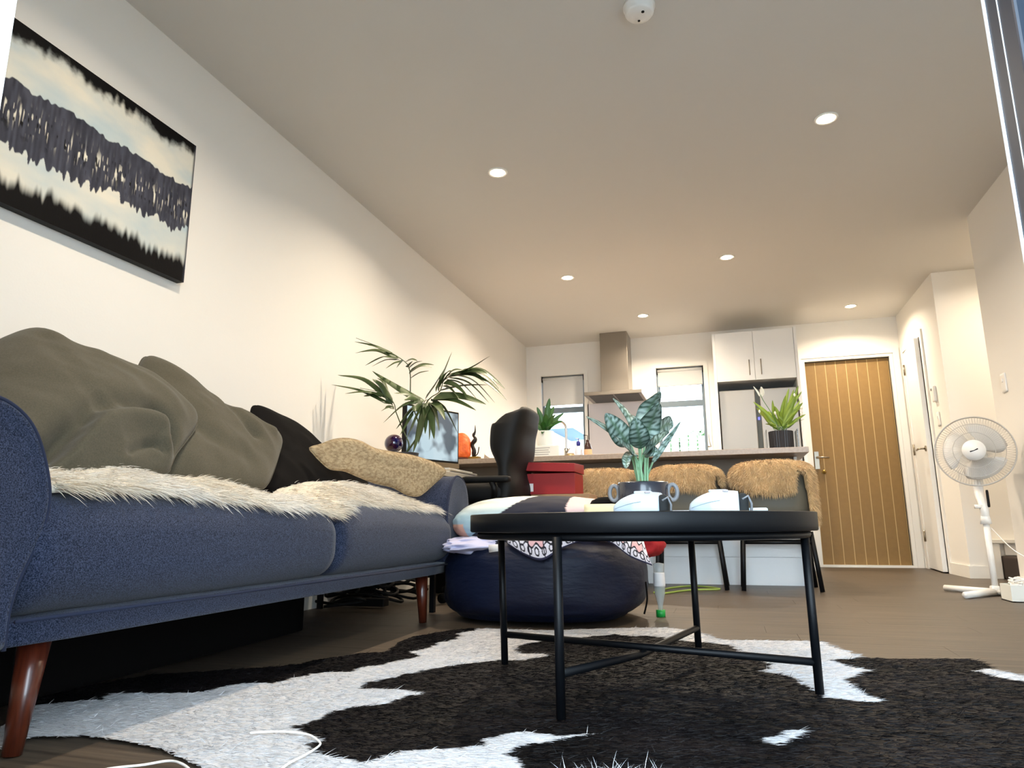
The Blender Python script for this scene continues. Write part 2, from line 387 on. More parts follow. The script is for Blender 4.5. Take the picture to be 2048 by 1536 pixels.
# blinds
for x0, x1, zt, zb, lb in ((W1[0], W1[1], W1[3], 1.715, 'white roller blind pulled half down over the kitchen window left of the range hood'),
                           (W2[0], W2[1], W2[3], 1.85, 'white roller blind only slightly lowered over the kitchen window beside the fridge')):
    b = thing('roller_blind', lb, 'blind', ((x0+x1)/2, YB+.03, zb), 'kitchen roller blinds')
    box((x0+.015, YB+.022, zb), (x1-.015, YB+.025, zt-.03)).obj('fabric', M['blind'], b, False)
    MB().tube([(x0+.012, YB+.03, zt-.03), (x1-.012, YB+.03, zt-.03)], .018, 12).obj('roller', M['blind'], b)
    for xx in (x0+.004, x1-.012): box((xx, YB+.008, zt-.065), (xx+.008, YB+.05, zt-.005)).obj('bracket', M['blackmat'], b, False)
    MB().tube([(x0+.015, YB+.0235, zb), (x1-.015, YB+.0235, zb)], .006, 8).obj('bottom_rail', M['blind'], b)
# entrance door: boards with light grooves
x0, x1, _, z1 = D1
fd = struct('door_1', box((x0+.03, YB+.045, .02), (x1-.03, YB+.075, z1-.03)), M['groove'], label='mustard front door of vertical boards with pale grooves')
nb = 8; bw = (x1-x0-.07)/nb
for k in range(nb):
    a = x0+.035+k*bw; box((a+.0036, YB+.0425, .022), (a+bw-.0036, YB+.05, z1-.033)).obj('board', M['ochre'], fd, False, bevel=.001)
box((x0+.045, YB+.024, .93), (x0+.085, YB+.036, 1.10)).obj('handle_plate', M['satin'], fd, False)
MB().tube([(x0+.065, YB+.03, 1.04), (x0+.065, YB-.02, 1.04), (x0+.075, YB-.03, 1.04), (x0+.17, YB-.03, 1.035)], .009, 8).obj('handle', M['satin'], fd)
MB().lathe([(0, 0), (.02, 0), (.02, .012), (0, .012)], (x0+.12, YB+.024, .90), 16, 'y').obj('lock', M['brass'], fd)
fj = struct('trim_1', MB().box((x0-.05, YB-.015, 0), (x0, YB+.0, z1+.05)).box((x1, YB-.015, 0), (x1+.055, YB, z1+.05)).box((x0, YB-.014, z1), (x1, YB, z1+.05)).box((x0+.001, YB-.005, 0), (x0+.03, YB+.1, z1-.03)).box((x1-.03, YB-.005, 0), (x1-.001, YB+.1, z1-.03)).box((x0+.001, YB-.005, z1-.03), (x1-.001, YB+.1, z1-.001)), M['trim'])
struct('trim_2', box((x0+.03, YB-.01, 0), (x1-.03, YB+.1, .02)), M['trim'])
struct('trim_3', MB().box((x1-.034, YB+.03, .02), (x1-.029, YB+.05, z1-.03)).box((x0+.03, YB+.03, z1-.036), (x1-.03, YB+.05, z1-.029)), M['dark'])
# inner door slightly ajar
th = math.radians(4.5); hx, hy = XH-.005, DY1
def dl(s, o_, z): return (hx-math.sin(th)*s-math.cos(th)*o_, hy-math.cos(th)*s+math.sin(th)*o_, z)
Ld = DY1-DY0-.012
lv = [dl(s, o_, z) for z in (.012, DZ-.01) for s, o_ in ((0, 0), (Ld, 0), (Ld, -.035), (0, -.035))]
d2 = struct('door_2', MB().add(lv, [(0, 3, 2, 1), (4, 5, 6, 7), (0, 1, 5, 4), (1, 2, 6, 5), (2, 3, 7, 6), (3, 0, 4, 7)]), M['white'], label='white inner door standing slightly ajar in the hall')
hb = MB().lathe([(0, -.008), (.024, -.008), (.024, 0), (0, 0)], dl(Ld-.055, .0, 1.03), 16, 'x')
hb.tube([dl(Ld-.055, 0, 1.03), dl(Ld-.055, .045, 1.03), dl(Ld-.065, .055, 1.03), dl(Ld-.17, .055, 1.028)], .008, 8); hb.obj('handle', M['satin'], d2)
for z in (.24, 1.02, 1.78): MB().tube([(XH-.012, DY1+.004, z), (XH-.012, DY1+.004, z+.1)], .009, 8).obj('hinge', M['satin'], d2)
struct('trim_4', MB().box((XH-.014, DY0-.055, 0), (XH, DY0, DZ+.055)).box((XH-.014, DY1, 0), (XH, DY1+.055, DZ+.055)).box((XH-.013, DY0, DZ), (XH, DY1, DZ+.055)), M['trim'])
# stair: carpeted step and white stringer cap
st = thing('staircase', 'dark carpeted stair start with white capped stringer behind the fan', 'stairs', (2.1, YC-.1, 0))
MB().box((1.90, YC-.45, 0), (2.68, YC-.01, .165)).obj('tread', M['carpet'], st, False, bevel=.012)
MB().box((1.93, YC-.03, .17), (2.68, YC-.001, .255)).obj('riser_board', M['trim'], st, False)
MB().box((1.83, YC-.06, .255), (2.68, YC-.001, .285)).obj('cap', M['trim'], st, False, bevel=.004)
MB().box((1.83, YC-.05, 0), (1.895, YC-.012, .255)).obj('newel', M['trim'], st, False, bevel=.004)

# glazed door leaf opened inward at the right of the camera
dl_ = thing('glazed_door', 'navy aluminium framed glazed door opened inward at the right picture edge', 'door', (XD1-.0, YF, 0))
xs = .432
y_far, y_in = 1.06, .972
MB().box((xs-.022, y_in, .03), (xs+.022, y_far, 2.08)).obj('stile', M['alu'], dl_, False, bevel=.004)
MB().box((xs-.022, YF+.01, .03), (xs+.022, YF+.09, 2.08)).obj('stile', M['alu'], dl_, False, bevel=.004)
MB().box((xs-.022, YF+.09, .03), (xs+.022, y_in, .12)).obj('rail', M['alu'], dl_, False)
MB().box((xs-.022, YF+.09, 1.99), (xs+.022, y_in, 2.08)).obj('rail', M['alu'], dl_, False)
MB().box((xs-.0235, y_far-.006, .03), (xs-.018, y_far+.002, 2.08)).obj('seal', M['gasket'], dl_, False)
MB().box((xs-.0228, y_in+.044, .03), (xs-.0215, y_in+.046, 2.08)).obj('groove', M['gasket'], dl_, False)
MB().box((xs-.006, YF+.09, .12), (xs+.006, y_in, 1.99)).obj('pane', M['frost'], dl_, False)

# ------------------------------------------------------------------ outside
struct('ground', box((-12, -12, -.3), (12, YF-.13, -.1)), M['paving'])
struct('ground_rear', box((-15, YB+.13, -.3), (15, 40, -.1)), M['paving'])
hn = thing('house', 'pale neighbouring house with blue-grey roof seen through the kitchen window', 'house', (-6, 18, -.1))
MB().box((-9, 16, -.1), (-3.9, 22, 2.6)).obj('wall', M['ext'], hn, False)
MB().add([(-9.3, 15.6, 2.6), (-3.3, 15.6, 2.6), (-3.3, 22.4, 2.6), (-9.3, 22.4, 2.6), (-8.5, 19, 4.4), (-6.4, 19, 4.4)], [(0, 1, 5, 4), (1, 2, 5), (2, 3, 4, 5), (3, 0, 4), (0, 3, 2, 1)]).obj('roof', M['roof'], hn, False)
fe = thing('garden_fence', 'pale paling fence beyond the kitchen window', 'fence', (-1, 13, -.1))
for k in range(34):
    xx = -3.8+k*.16; box((xx, 13, -.1), (xx+.13, 13.03, 1.98+.02*(k % 3))).obj('paling', M['fence'], fe, False)
box((-3.8, 13.03, 1.3), (1.7, 13.07, 1.4)).obj('rail', M['fence'], fe, False)
bu = thing('hedge', 'leafy green bush above the fence beyond the kitchen window', 'bush', (-.8, 14.2, -.1))
n = 9000; c = rng.normal(size=(n, 3)); c /= np.linalg.norm(c, axis=1)[:, None]
P = np.array([-.2, 14.3, 1.4])+c*np.array([1.3, .7, 1.0])*(.8+.25*fbm(c*3, 3)[:, None])
g = rng.random((n, 1)); strands(P, c+rng.normal(size=(n, 3))*.7, .12, .07, seg=2, col=np.array(rgb(96, 132, 84))*(1-g)+np.array(rgb(170, 196, 150))*g).obj('foliage', M['leaf'], bu)['kind'] = 'stuff'
MB().tube([(-.6, 14.3, -.1), (-.55, 14.3, 1.2)], .07, 8).obj('trunk', M['wood'], bu)

# ------------------------------------------------------------------ ceiling fittings
spot_labels = ['recessed ceiling downlight nearest the sofa, above the middle of the left half', 'recessed ceiling downlight nearest the camera on the right',
 'recessed ceiling downlight above the left bar stools', 'recessed ceiling downlight above the right bar stools', 'recessed ceiling downlight close to the range hood', 'recessed ceiling downlight in front of the mustard entrance door', 'recessed ceiling downlight directly above the sofa']
for i, (lx, ly) in enumerate(LAMPS):
    d = thing('downlight', spot_labels[i], 'ceiling light', (lx, ly, H), 'recessed downlights')
    MB().lathe([(.042, .0), (.042, -.004), (.054, -.006), (.058, 0)], (lx, ly, H), 28).obj('rim', M['lampring'], d)
    MB().lathe([(0, -.003), (.042, -.003), (.042, -.0005), (0, -.0005)], (lx, ly, H), 24).obj('lens', M['lens'], d)
    l = bpy.data.lights.new('downlight_lamp', 'AREA'); l.shape = 'DISK'; l.size = .07; l.energy = LAMP_W*(.8 if i > 5 else 1.7 if i == 4 else .82 if i == 5 else 1); l.color = LAMP; l.spread = math.radians(150)
    o = bpy.data.objects.new('downlight_lamp', l); bpy.context.collection.objects.link(o); o.location = (lx, ly, H-.012)
l = bpy.data.lights.new('stair_lamp', 'AREA'); l.shape = 'DISK'; l.size = .1; l.energy = 8; l.color = LAMP; l.spread = math.radians(160)
o = bpy.data.objects.new('stair_lamp', l); bpy.context.collection.objects.link(o); o.location = (2.15, 5.5, H-.02)
sd = thing('smoke_detector', 'round white smoke detector on the ceiling at the top picture edge', 'smoke detector', (-.205, 2.40, H))
MB().lathe([(.062, 0), (.062, -.012), (.056, -.016), (.056, -.034), (.048, -.044), (.02, -.047), (0, -.047)], (-.205, 2.40, H), 32).obj('body', M['plasticw'], sd)
MB().lathe([(0, -.003), (.006, -.003), (.006, 0), (0, 0)], (-.19, 2.38, H-.046), 12).obj('test_button', M['blackmat'], sd)
MB().lathe([(0, -.003), (.005, -.003), (.005, 0), (0, 0)], (-.21, 2.425, H-.046), 12).obj('sensor_eye', M['blackmat'], sd)

# ------------------------------------------------------------------ painting
py0, py1, pz0, pz1 = 1.16, 2.158, 1.387, 1.994
pa = thing('painting', 'abstract black grey and white canvas painting on the left wall', 'painting', (XL, (py0+py1)/2, pz0))
box((XL+.001, py0, pz0), (XL+.034, py1, pz1)).obj('canvas', M['canvasedge'], pa, False)
nu, nv = 520, 330
U, V_ = np.meshgrid(np.linspace(0, 1, nu), np.linspace(0, 1, nv), indexing='ij')   # u along wall, v from top
def n2(a, b, s): return fbm(np.stack([U*a, V_*b], -1), 4, s)
jag = lambda s, fr: vnoise(np.stack([U*fr, U*0], -1), s)
st_ = vnoise(np.stack([U*120, V_*9], -1), 5)
def sm(e0, e1, x): t = np.clip((x-e0)/(e1-e0), 0, 1); return t*t*(3-2*t)
cream_ = np.array(rgb(214, 210, 196)); pale = np.array(rgb(172, 188, 194)); blk = np.array(rgb(6, 5, 7)); gry = np.array(rgb(70, 72, 84)); dgr = np.array(rgb(26, 27, 36))
t = np.clip(.5+.9*n2(5, 7, 1), 0, 1)[..., None]; base = cream_*(t)+pale*(1-t)
top_edge = .075+.022*jag(3, 14)+.02*jag(13, 70)+.03*n2(40, 26, 4)
g0 = .335+.016*jag(7, 75)+.014*jag(8, 9)-.02*U; g1 = .655+.03*jag(9, 34)+.03*jag(10, 8)+.02*st_+.045*np.clip(jag(11, 80), 0, 1)
gm = (sm(g0, g0+.008, V_)*(1-sm(g1-.004, g1+.006, V_)))[..., None]
gt = np.clip(.45+.5*st_+.35*n2(30, 12, 12), 0, 1)[..., None]; gcol = gry*(1-gt*.7)+dgr*gt*.7
lit = (sm(.45, .62, vnoise(np.stack([U*210, V_*17], -1), 21))*np.exp(-((V_-.50-.03*jag(23, 6))/.06)**2)*1.0)[..., None]
gcol = gcol*(1-lit)+cream_*lit
drk = (sm(.5, .8, vnoise(np.stack([U*170, V_*26], -1), 31))*np.exp(-((V_-.52)/.09)**2))[..., None]; gcol = gcol*(1-drk)+blk*drk
col = base*(1-gm)+gcol*gm
tm = (1-sm(top_edge-.03, top_edge+.045, V_))[..., None]; col = col*(1-tm)+blk*tm
b_edge = .865+.018*jag(40, 20)+.025*jag(41, 80)+.02*st_*.6
bm = sm(b_edge-.04, b_edge+.035, V_)[..., None]; col = col*(1-bm)+blk*bm
em = sm(.985, 1, np.maximum(U, 1-U))[..., None]; col = col*(1-em)+(blk*.5+gry*.5)*em
G = np.stack([np.full_like(U, XL+.0352), py0+(py1-py0)*U, pz1-(pz1-pz0)*V_], -1)
MB().grid(G, col).obj('painted_front', M['paint'], pa)

# ------------------------------------------------------------------ rug
POLY = {'outline':[(-1.307,0.915),(-1.526,1.229),(-1.677,1.395),(-1.594,1.687),(-1.272,1.936),(-1.189,2.148),(-1.117,2.186),(-1.154,2.359),(-1.161,2.496),(-1.105,2.651),(-1.032,2.752),(-0.68,2.772),(-0.36,2.936),(-0.273,2.958),(-0.154,2.906),(-0.059,2.71),(0.277,2.764),(0.301,2.695),(0.363,2.503),(0.388,2.484),(0.458,2.486),(0.669,2.525),(0.684,2.443),(0.686,2.37),(0.732,2.301),(0.821,2.106),(0.789,1.668),(0.482,1.169),(-0.004,0.962),(-0.371,0.923),(-0.638,0.942),(-0.847,1.046),(-0.904,1.089),(-1.048,1.15),(-1.15,1.169),(-1.26,1.179),(-1.362,1.143)],
'w_main':[(-1.549,1.074),(-1.596,1.318),(-1.567,1.369),(-1.486,1.422),(-1.52,1.481),(-1.447,1.506),(-1.321,1.552),(-1.288,1.629),(-1.268,1.671),(-1.19,1.692),(-1.172,1.787),(-1.141,1.844),(-1.068,1.878),(-1.039,1.967),(-1.001,2.074),(-0.976,2.149),(-1.044,2.214),(-1.008,2.272),(-1.004,2.387),(-0.978,2.484),(-0.988,2.54),(-1.031,2.591),(-0.993,2.693),(-1.094,2.998),(-0.065,3.254),(0.31,3.051),(0.379,2.516),(0.328,2.46),(0.262,2.409),(0.289,2.315),(0.353,2.274),(0.265,2.143),(0.278,2.016),(0.307,1.881),(0.257,1.881),(0.195,1.893),(0.178,1.945),(0.158,2.029),(0.139,2.109),(0.097,2.15),(0.05,2.171),(0.092,2.292),(0.034,2.391),(-0.001,2.517),(-0.022,2.611),(-0.213,2.659),(-0.284,2.71),(-0.332,2.733),(-0.369,2.7),(-0.437,2.744),(-0.55,2.641),(-0.593,2.583),(-0.697,2.467),(-0.727,2.356),(-0.673,2.275),(-0.616,2.28),(-0.579,2.254),(-0.628,2.164),(-0.705,2.152),(-0.767,2.071),(-0.808,2.044),(-0.887,1.885),(-0.959,1.774),(-0.929,1.698),(-0.833,1.724),(-0.767,1.692),(-0.786,1.634),(-0.792,1.564),(-0.855,1.523),(-0.888,1.465),(-0.879,1.413),(-0.896,1.376),(-0.906,1.35),(-0.845,1.312),(-0.788,1.281),(-0.791,1.248),(-0.757,1.209),(-0.692,1.193),(-0.655,1.189),(-0.625,1.214),(-0.613,1.264),(-0.557,1.292),(-0.5,1.314),(-0.474,1.353),(-0.482,1.393),(-0.445,1.431),(-0.423,1.448),(-0.355,1.439),(-0.333,1.445),(-0.282,1.477),(-0.358,1.401),(-0.417,1.337),(-0.423,1.306),(-0.382,1.253),(-0.352,1.164),(-0.371,0.923),(-0.744,0.815),(-1.112,0.788)],
'w_small':[(0.029,1.523),(0.049,1.539),(0.081,1.589),(0.123,1.604),(0.127,1.584),(0.084,1.532),(0.055,1.476),(0.043,1.492)],
'w_right':[(0.611,2.35),(0.691,2.386),(0.742,2.33),(0.834,2.135),(0.809,2.077),(0.709,2.232),(0.67,2.252),(0.635,2.322)]}
# smooth rounding of the far right lobe is natural hide shape
def hidecol(X, Y, jit=0.0):
    q = np.stack([X, Y], -1); wx = .012*vnoise(q*[18, 40], 61)+.006*vnoise(q*[60, 140], 62); wy = .005*vnoise(q*[40, 60], 63)
    a, b = X+wx+jit, Y+wy
    w = inpoly(a, b, POLY['w_main']) | inpoly(a, b, POLY['w_small']) | inpoly(a, b, POLY['w_right'])
    n_ = fbm(q*[6, 14], 4, 64); bl = np.clip(.35+.9*n_, 0, 1)[..., None]
    cw = np.array(rgb(212, 211, 213))*(.96+.06*fbm(q*[20, 50], 3, 65))[..., None]
    cb = np.array(rgb(5, 4, 6))*(1-bl)+np.array(rgb(26, 21, 22))*bl
    return np.where(w[..., None], cw, cb)
def hidez(X, Y):
    q = np.stack([X, Y], -1)
    return .007+.003*fbm(q*[2.2, 5], 3, 70)+.002*vnoise(q*[3, 9], 71)
sp = .006; gx = np.arange(-1.72, .86, sp); gy = np.arange(.88, 3.0, sp); X, Y = np.meshgrid(gx, gy, indexing='ij')
qn = np.stack([X, Y], -1); ins = inpoly(X+.008*vnoise(qn*50, 80), Y+.006*vnoise(qn*50, 81), POLY['outline'])
idn = -np.ones(X.shape, int); idn[ins] = np.arange(ins.sum())
Vv = np.stack([X[ins], Y[ins], hidez(X, Y)[ins]], -1)
a = idn[:-1, :-1]; b = idn[1:, :-1]; c = idn[1:, 1:]; d = idn[:-1, 1:]; ok = (a >= 0) & (b >= 0) & (c >= 0) & (d >= 0)
Ff = np.stack([a[ok], b[ok], c[ok], d[ok]], -1)
rug = thing('cowhide_rug', 'large black and white cowhide rug on the floor under the coffee table', 'rug', (-.4, 1.9, 0))
mb = MB(); mb.v = [Vv]; mb.f = [tuple(r) for r in Ff.tolist()]; mb.n = len(Vv); mb.c = [hidecol(X, Y)[ins]]; mb.obj('hide', M['hide'], rug)
n = 150000; px = rng.uniform(-1.72, .86, n); py = .88+(2.1)*rng.random(n)**1.5
k = inpoly(px, py, POLY['outline']); px, py = px[k], py[k]
cc = hidecol(px, py)*(.8+.35*rng.random((len(px), 1)))
D = np.stack([.9+.3*rng.normal(size=len(px)), .25*rng.normal(size=len(px))-.15, .16+.12*rng.random(len(px))], -1)
strands(np.stack([px, py, hidez(px, py)], -1), D, .016+.012*rng.random(len(px)), .0016, bamt=.15, seg=1, col=cc).obj('hair', M['hide'], rug)['kind'] = 'stuff'
# long pale tuft close to the camera
n = 260; tp = np.stack([rng.normal(-.185, .045, n), rng.normal(1.135, .015, n), np.full(n, .01)], -1)
D = np.stack([rng.normal(0, .9, n), rng.normal(-.2, .5, n), .7+.4*rng.random(n)], -1)
strands(tp, D, .05+.04*rng.random(n), .0011, bamt=.25, seg=3, col=np.tile(np.array(rgb(215, 218, 222)), (n, 1))).obj('tuft', M['hide'], rug)['kind'] = 'stuff'

# ------------------------------------------------------------------ sofa
sofa = thing('sofa', 'navy tweed two-seater sofa with rounded arms and tapered wooden legs along the left wall', 'sofa', (-1.65, 2.0, 0))
XS = -1.22
def arm(y0, y1, bulge_in):
    """upholstered arm: outline in the (y,z) plane swept along x"""
    prof = [(0, .205), (.0, .266), (.01, .32), (.03, .37), (.047, .42), (.05, .475), (.035, .532), (.01, .586), (-.02, .62), (-.06, .641), (-.10, .643), (-.15, .632), (-.19, .60), (-.215, .55), (-.225, .48), (-.22, .40), (-.20, .30), (-.195, .205)]
    P = np.array([((y0 + q[0]) if bulge_in > 0 else (y0 - q[0]), q[1]) for q in prof])
    P2 = catmull(np.c_[P, np.zeros(len(P))], 4)[:, :2]; m = len(P2); cen = P2.mean(0); rows = []
    xs = [XS-.018, XS-.005, XS, XS-.002]
    sc = [1, .985, .955, .9]
    back = [(-2.06, 1.0), (-1.9, 1.0), (-1.6, 1.0), (-1.35, 1.0)]
    seq = [(x, s_) for x, s_ in back]+list(zip(xs, sc))+[(XS+.003, .5), (XS+.004, .02)]
    for x, s_ in seq: rows.append([(x, cen[0]+(p[0]-cen[0])*s_, cen[1]+(p[1]-cen[1])*s_) for p in P2])
    Gd = np.array(rows); mb = MB(); F = []
    nR, nC = Gd.shape[:2]
    for i in range(nR-1):
        for j in range(nC): F.append((i*nC+j, i*nC+(j+1) % nC, (i+1)*nC+(j+1) % nC, (i+1)*nC+j))
    F.append(tuple(range(nC-1, -1, -1)))
    mb.add(Gd.reshape(-1, 3), F); ob = mb.obj('armrest', M['sofa'], sofa)
    s_ = 1.0; ring = np.array([(XS-.006, cen[0]+(p[0]-cen[0])*s_, cen[1]+(p[1]-cen[1])*s_) for p in P2])
    MB().tube(ring, .0045, 6).obj('piping', M['piping'], ob).matrix_parent_inverse = Matrix()
    return ob
def fixchild(o):  # children of mesh parts share the world frame
    for ch in o.children: ch.matrix_parent_inverse = o.matrix_basis.inverted() @ Matrix.Translation(Vector(sofa.location)) @ Matrix.Translation(-Vector(sofa.location))
arm(.958, 0, 1); arm(3.02, 0, -1)
MB().rbox((-1.64, 1.99, .228), (.80, 2.14, .06), .02, 6).obj('seat_rail', M['sofa'], sofa)
def seat(y0, y1):
    cy, ly = (y0+y1)/2, y1-y0
    def fn(P):
        a_ = ly/2-.03; y_ = np.abs(P[:, 1]); P[:, 1] = np.sign(P[:, 1])*np.where(y_ > a_, a_+(y_-a_)*(.03/.075), y_)
        u = P[:, 1]/(ly/2); v = P[:, 0]/.42
        top = (P[:, 2] > 0)
        P[:, 2] += np.where(top, .012*(1-np.abs(u)**3)-.012*(np.abs(u) > .9), 0)
        P[:, 0] += .015*np.cos(P[:, 2]*9)*(v > .2)
        P[:, 2] += .002*vnoise(np.c_[P[:, :2]*7, ], 9)
        return P
    o = MB().rbox((-1.645, cy, .365), (.84, ly+.09, .226), .085, 24, fn).obj('seat_cushion', M['sofa'], sofa)
    return o
seat(.972, 2.037); seat(2.043, 3.02)
MB().tube([(XS+.004, .965, .253), (XS+.004, 1.5, .250), (XS+.004, 2.04, .248), (XS+.004, 3.02, .245)], .004, 6).obj('piping', M['piping'], sofa)
MB().rbox((-1.97, 1.99, .46), (.17, 2.1, .50), .06, 8).obj('backrest', M['sofa'], sofa)
for lx, ly, sg in ((-1.29, 1.06, 1), (-1.29, 2.90, -1), (-1.95, 1.06, 1), (-1.95, 2.90, -1)):
    MB().tube([(lx-.012, ly+.015*sg*0, .002), (lx-.014, ly+.02*sg, .2)], [.0165, .0285], 16).obj('leg', M['wood'], sofa)
MB().tube([(-1.82, 2.5, .002), (-1.82, 2.5, .2)], .016, 12).obj('centre_leg', M['blackmat'], sofa)

ub = thing('storage_box', 'low black fabric storage box pushed under the sofa', 'box', (-1.84, 1.9, 0))
MB().rbox((-1.84, 1.88, .083), (.38, 1.3, .162), .015, 6).obj('case', M['blackcloth'], ub)
# ------------------------------------------------------------------ pillows
def pillow(name, label, corners, th, m, crease=None, wr=.012, seed=0, n=46, piping=None, sag=0.0):
    TL, TR, BR, BL = [np.array(c, float) for c in corners]
    u, v = np.meshgrid(np.linspace(0, 1, n), np.linspace(0, 1, n), indexing='ij')
    Pm = (1-u)[..., None]*(1-v)[..., None]*TL+u[..., None]*(1-v)[..., None]*TR+u[..., None]*v[..., None]*BR+(1-u)[..., None]*v[..., None]*BL
    nrm = np.cross(TR-TL, BL-TL); nrm /= np.linalg.norm(nrm)
    a, b = 2*u-1, 2*v-1
    ctr = (TL+TR+BR+BL)/4
    pin = 1-.07*((1-np.abs(a)**2)*np.abs(b)**6+(1-np.abs(b)**2)*np.abs(a)**6)  # sides pulled in
    Pm = ctr+(Pm-ctr)*pin[..., None]
    h = (np.clip(1-a**4, 0, 1)*np.clip(1-b**4, 0, 1))**.5
    q = np.stack([u*3+seed, v*3], -1)
    w = wr*(fbm(q, 3, seed+3)+.6*(1-np.abs(vnoise(q*[1.3, 2.6]+5, seed+8)))*(.4+np.abs(a*b)))
    obs = thing(name, label, 'cushion', tuple(ctr))
    fr = Pm+nrm*((th*h+w*h)[..., None]); bk = Pm-nrm*(th*.7*h)[..., None]
    if crease is not None:
        dv = crease(u, v); fr = fr+nrm*dv[..., None]
    if sag: fr[..., 2] -= sag*(1-b**2)*np.clip(-b+.2, 0, 1); bk[..., 2] -= sag*(1-b**2)*np.clip(-b+.2, 0, 1)
    mb = MB().grid(fr).grid(bk[::-1]); o = mb.obj('cover', m, obs)
    md = o.modifiers.new('w', 'WELD'); md.merge_threshold = .0008
    ring = np.concatenate([fr[:, 0], fr[-1, 1:], fr[-2::-1, -1], fr[0, -2:0:-1]])
    MB().tube(ring, .0028, 5, closed=True).obj('piping', piping or m, obs)
    return obs
def blobpillow(label, m, outline, th, xf, folds=(), wr=.012, seed=0, nr=40, na=180, ctr=None, pw=2.6):
    """plump cushion: closed outline (pixel u, v; depth plane x from xf) filled front and back"""
    O = catmull([at(u, v, 'x', xf(u, v)) for u, v in outline], 12, closed=True)
    t = np.linspace(0, 1, len(O), endpoint=False); ta = np.linspace(0, 1, na, endpoint=False)
    d = np.r_[0, np.cumsum(np.linalg.norm(np.diff(np.vstack([O, O[:1]]), axis=0), axis=1))]; Oc = np.vstack([O, O[:1]])
    O = np.stack([np.interp(ta*d[-1], d, Oc[:, i]) for i in range(3)], -1)
    C = O.mean(0) if ctr is None else np.array(ctr)
    U_, S_, Vt = np.linalg.svd(O-O.mean(0)); nrm = Vt[2]; nrm = nrm*np.sign(nrm[0])
    r = np.linspace(0, 1, nr)**.8; G = C+(O[:, None]-C)*r[None, :, None]
    hh = np.clip(1-r**pw, 0, 1)**.55; q = G*np.array([7, 7, 7]); ex = np.array([0, .35, -.94]); ex2 = np.cross(nrm, ex)
    q2 = np.stack([(G@ex)*3.2+seed, (G@ex2)*10], -1)
    w = wr*(fbm(q+seed, 3, seed)+1.1*(1-np.abs(vnoise(q2, seed+3))*2)*.6)
    H_ = (th+w)*hh[None]
    F_ = G+nrm*H_[..., None]
    for line, dep, wd, fl in folds:
        Lp = catmull([at(u, v, 'x', xf(u, v)) for u, v in line], 10); Lp = Lp+nrm*th*.7
        dd = np.min(np.linalg.norm(F_[:, :, None]-Lp[None, None], axis=3), axis=2)
        F_ = F_+nrm*(dep*np.exp(-(dd/wd)**2)*(hh**.5)[None])[..., None]
    B_ = G-nrm*(th*.55*hh)[None, :, None]
    obs = thing('scatter_cushion', label, 'cushion', tuple(C))
    o = MB().grid(F_, closed_u=True).grid(B_[::-1], closed_u=True).obj('cover', m, obs)
    md = o.modifiers.new('w', 'WELD'); md.merge_threshold = .0005
    MB().tube(O, .0026, 5, closed=True).obj('piping', m, obs)
xl = lambda v0, x0, v1, x1: (lambda u, v: float(np.interp(v, [v0, v1], [x0, x1])))
blobpillow('big olive-grey cushion nearest the camera, folded over against the near sofa arm', M['olive'],
    [(-70, 760), (-30, 700), (10, 676), (50, 664), (85, 672), (118, 692), (145, 706), (180, 712), (225, 726), (272, 745), (308, 765), (345, 792), (372, 814), (391, 834), (391, 855), (372, 882), (352, 908), (342, 930), (330, 948), (260, 958), (160, 962), (60, 962), (-70, 960)],
    .085, xl(664, -1.86, 955, -1.42),
    [([(60, 935), (110, 898), (170, 868), (235, 857), (290, 862), (322, 885), (340, 912)], -.10, .036, 0), ([(100, 930), (170, 893), (235, 884), (290, 893), (325, 920)], .045, .038, 0), ([(240, 935), (280, 920), (315, 932)], -.02, .012, 0), ([(150, 730), (220, 770), (300, 810), (350, 860)], .012, .03, 0), ([(70, 720), (100, 780), (180, 800)], -.012, .03, 0)], .016, 3)
blobpillow('olive-grey cushion in the middle, its pointed corner up, between olive and black cushions', M['olive'],
    [(276, 748), (281, 724), (291, 714), (304, 717), (330, 732), (365, 757), (400, 786), (425, 802), (455, 822), (495, 843), (530, 861), (555, 876), (563, 887), (558, 908), (548, 940), (535, 968), (515, 980), (450, 975), (370, 965), (310, 940), (282, 850)],
    .07, xl(714, -1.90, 975, -1.50),
    [([(430, 812), (455, 850), (490, 890)], -.022, .02, 0), ([(465, 838), (500, 868), (530, 880)], .014, .02, 0), ([(350, 860), (400, 900), (470, 930)], -.015, .04, 0)], .013, 11)
blobpillow('black cushion leaning behind the beige one at the far sofa end', M['blackcloth'],
    [(501, 850), (501, 824), (507, 812), (522, 814), (550, 827), (582, 842), (612, 864), (636, 888), (665, 915), (710, 948), (735, 968), (725, 985), (640, 990), (560, 988), (515, 960)], .05, xl(812, -1.90, 985, -1.58), (), .008, 21)
blobpillow('textured beige chenille cushion lying over the far sofa arm', M['beige'],
    [(619, 896), (640, 889), (668, 879), (695, 877), (722, 883), (750, 897), (785, 904), (825, 911), (865, 924), (889, 938), (889, 948), (870, 966), (850, 984), (836, 992), (815, 990), (785, 975), (748, 966), (715, 953), (688, 942), (660, 938), (640, 922), (627, 908)],
    .03, lambda u, v: float(np.interp(u, [619, 890], [-1.60, -1.27])), (), .010, 31)

